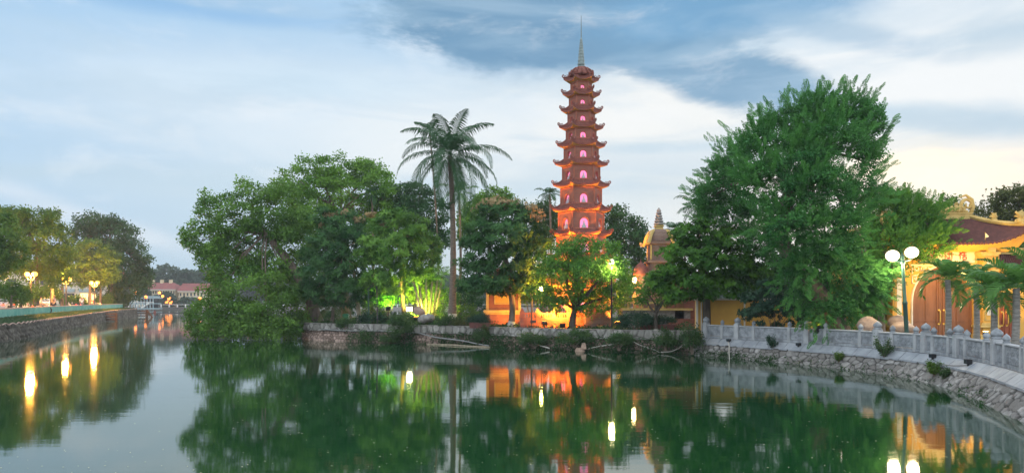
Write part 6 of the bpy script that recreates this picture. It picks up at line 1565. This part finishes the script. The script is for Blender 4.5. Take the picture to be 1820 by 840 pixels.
# people
def person(px, Y, label, pose='stand', shirt=(.7,.7,.7), pants=(.05,.06,.1), face=0.0, z=None, cap=None):
    c = P(px, 550, Y); c.z = gz(Y) if z is None else z; root = thing('person', label, 'person', c, face); 
    J = dict(pel=(0,0,.93), wst=(0,0,1.10), che=(0,-.01,1.34), nek=(0,-.01,1.49), hed=(0,-.02,1.60), top=(0,-.02,1.74), lh=(.10,0,.90), rh=(-.10,0,.90), lk=(.11,-.03,.50), rk=(-.11,-.02,.50), la=(.11,.02,.08), ra=(-.11,.03,.08), lt=(.12,-.16,.04), rt=(-.12,-.15,.04), ls=(.18,0,1.42), rs=(-.18,0,1.42), le=(.24,.03,1.14), re=(-.24,.03,1.14), lw=(.24,-.06,.90), rw=(-.24,-.06,.90), lf=(.24,-.10,.80), rf=(-.24,-.10,.80))
    if pose == 'walk': J.update(lk=(.11,-.20,.52), la=(.11,-.28,.10), lt=(.11,-.45,.08), rk=(-.11,.10,.50), ra=(-.11,.34,.14), rt=(-.11,.24,.05), lw=(.22,.12,.93), lf=(.22,.16,.84), rw=(-.22,-.22,.96), rf=(-.22,-.27,.87))
    if pose == 'bend': J.update(wst=(0,-.06,1.05), che=(0,-.26,1.22), nek=(0,-.38,1.30), hed=(0,-.46,1.36), top=(0,-.53,1.46), ls=(.18,-.30,1.26), rs=(-.18,-.30,1.26), le=(.20,-.40,1.02), re=(-.20,-.40,1.02), lw=(.18,-.55,.92), rw=(-.18,-.55,.92), lf=(.16,-.62,.90), rf=(-.16,-.62,.90))
    if pose == 'sit':
        for k_ in ('pel','wst','che','nek','hed','top','ls','rs','le','re','lh','rh'): x, y, z_ = J[k_]; J[k_] = (x, y, z_-.42)
        J.update(lk=(.14,-.44,.52), rk=(-.14,-.44,.52), la=(.14,-.46,.10), ra=(-.14,-.46,.10), lt=(.14,-.62,.05), rt=(-.14,-.62,.05), lw=(.18,-.36,.60), rw=(-.18,-.36,.60), lf=(.16,-.42,.58), rf=(-.16,-.42,.58))
    def skin_obj(nm, names, edges, rad, m_, sub=1):
        me = bpy.data.meshes.new(nm); me.from_pydata([J[n_] for n_ in names], [(names.index(a), names.index(b__)) for a, b__ in edges], []); o = link(nm, me, m_, root)
        md = o.modifiers.new('skin', 'SKIN'); sd = me.skin_vertices[0].data if me.skin_vertices else None
        if sd is None:
            bm = bmesh.new(); bm.from_mesh(me); bm.verts.layers.skin.verify(); bm.to_mesh(me); bm.free(); sd = me.skin_vertices[0].data
        for i_, n_ in enumerate(names): sd[i_].radius = (rad[n_][0], rad[n_][1]) if isinstance(rad[n_], tuple) else (rad[n_], rad[n_]); sd[i_].use_root = (i_ == 0)
        s_ = o.modifiers.new('sub', 'SUBSURF'); s_.levels = sub; s_.render_levels = sub; return o
    rad = dict(pel=.12, wst=.105, che=.13, nek=.05, hed=.085, top=.05, lh=.085, rh=.085, lk=.055, rk=.055, la=.038, ra=.038, lt=.035, rt=.035, ls=.06, rs=.06, le=.042, re=.042, lw=.03, rw=.03, lf=.028, rf=.028)
    ed = [('pel','wst'),('wst','che'),('che','nek'),('nek','hed'),('hed','top'),('pel','lh'),('pel','rh'),('lh','lk'),('rh','rk'),('lk','la'),('rk','ra'),('la','lt'),('ra','rt'),('che','ls'),('che','rs'),('ls','le'),('rs','re'),('le','lw'),('re','rw'),('lw','lf'),('rw','rf')]
    skin_obj('body', list(J), ed, rad, M['skin'])
    r2 = {k_: v+.018 for k_, v in rad.items()}
    skin_obj('shirt', ['wst','pel','che','ls','rs','le','re'], [('pel','wst'),('wst','che'),('che','ls'),('che','rs'),('ls','le'),('rs','re')], r2, mat(f'cloth_{shirt}', shirt, None, .9))
    skin_obj('trousers', ['pel','lh','rh','lk','rk','la','ra'], [('pel','lh'),('pel','rh'),('lh','lk'),('rh','rk'),('lk','la'),('rk','ra')], r2, mat(f'cloth_{pants}', pants, None, .9))
    m = MB(); h = Vector(J['hed']); tp_ = Vector(J['top']); m.ball(h.lerp(tp_,.62)+Vector((0,.015,.0)), .105, 10, 8, (1,1.08,.85)); m.build('hat' if cap else 'hair', mat(f'cloth_{cap}', cap, None, .8) if cap else M['hair'], root, smooth=True)
    return root
person(145,94,'person in a white shirt and white cap standing by the turquoise fence','stand',(.75,.75,.75),(.2,.2,.24),R(60),cap=(.7,.7,.7))
person(168,104,'person in a red shirt leaning over a bicycle by the fence','bend',(.55,.03,.03),(.05,.05,.07),R(-60))
person(95,78,'dark-clothed person sitting low near the fence','sit',(.04,.04,.05),(.04,.04,.05),R(20))
person(96.5,81,'person in a pale pink top standing behind the seated one','stand',(.55,.35,.38),(.1,.1,.12),R(150))
person(198,114,'person in dark clothes near the end of the bank, left one','stand',(.3,.2,.05),(.03,.03,.04),R(0))
person(215,122,'person in a dark top walking near the end of the bank','walk',(.05,.05,.06),(.05,.05,.05),R(80))
person(226,124,'person in a white and blue shirt leaning on the last stretch of the fence','bend',(.15,.3,.6),(.03,.03,.04),R(-60),cap=(.7,.7,.7))
person(219,120,'person in brown clothes standing close to the walking one','stand',(.2,.1,.08),(.03,.03,.04),R(40))
# motorbikes and a bicycle
def bike(px, Y, label, motor=True, rz=0.0, seat=True):
    c = P(px, 550, Y); c.z = gz(Y); root = thing('motorbike' if motor else 'bicycle', label, 'motorbike' if motor else 'bicycle', c, rz); R_ = .29 if motor else .33
    for x in (-.6,.6): m = MB(); q = [Vector((x+R_*math.cos(k*math.pi/8),0,R_+R_*math.sin(k*math.pi/8))) for k in range(17)]; m.tube(q, .05 if motor else .02, 6, False); m.build('wheel', M['tyre'], root)
    m = MB()
    if motor:
        m.tube([(-.6,0,.3),(-.35,0,.55),(.1,0,.45),(.42,0,.75),(.5,0,1.0)], [.05,.13,.14,.10,.05], 8); m.tube([(.5,0,1.0),(.6,0,.3)], .05, 6); m.box((-.3,0,.62),(.3,.24,.22))
        m.build('body', mat('bike_paint', (.3,.3,.32), None, .35), root); s_ = MB(); s_.tube([(-.75,0,.80),(-.4,0,.80),(0,0,.74)], [.07,.12,.08], 8); s_.build('saddle', M['black'], root); h = MB(); h.tube([(.42,-.32,1.02),(.5,0,.98),(.42,.32,1.02)], .025, 6); h.build('handlebar', M['black'], root); t_ = MB(); t_.box((-.80,0,.68),(.05,.16,.08)); t_.build('tail_light', E['tail'], root)
    else:
        for a, b__ in (((-.6,0,.33),(-.15,0,.33)),((-.15,0,.33),(-.3,0,.85)),((-.15,0,.33),(.42,0,.8)),((-.27,0,.75),(.42,0,.8)),((.6,0,.33),(.4,0,.98)),((-.6,0,.33),(-.27,0,.75))): m.tube([a, b__], .018, 5)
        m.build('frame', M['white'], root); s_ = MB(); s_.box((-.3,0,.9),(.24,.12,.05)); s_.build('saddle', M['black'], root); h = MB(); h.tube([(.36,-.26,1.0),(.42,0,1.0),(.36,.26,1.0)], .015, 5); h.build('handlebar', M['black'], root)
bike(172,105,'pale bicycle held by the person in the red shirt',False,R(20))
bike(74,72,'grey motorbike ridden along the promenade near the nearest lamp',True,R(10))
person(73,72,'rider in a grey shirt sitting on the motorbike near the nearest lamp','sit',(.40,.39,.38),(.12,.12,.14),R(110),z=gz(72)+.30)
bike(127,91,'grey motorbike parked between the middle lamp and the person in white',True,R(160)); bike(134,94,'second grey motorbike parked right of its neighbour',True,R(170))

# =================================================================== AIR
bm = bmesh.new(); x0, x1, y0, y1, z0, z1 = -600, 600, -50, 640, -2.2, 21
vs = [bm.verts.new((x, y, z)) for x in (x0,x1) for y in (y0,y1) for z in (z0,z1)]
for f in ((0,1,3,2),(4,6,7,5),(0,4,5,1),(2,3,7,6),(0,2,6,4),(1,5,7,3)): bm.faces.new([vs[i] for i in f])
me = bpy.data.meshes.new('haze'); bm.to_mesh(me); bm.free()
hm = bpy.data.materials.new('haze_air'); hm.use_nodes = True; hn = hm.node_tree; hn.nodes.clear(); ho = hn.nodes.new('ShaderNodeOutputMaterial'); pv_ = hn.nodes.new('ShaderNodeVolumePrincipled'); pv_.inputs['Color'].default_value = (.80,.88,.95,1); pv_.inputs['Density'].default_value = .00045; hn.links.new(pv_.outputs[0], ho.inputs['Volume'])
hz = link('haze', me, hm); tag(hz, 'thin bluish evening haze over the lake', 'haze', kind='stuff')
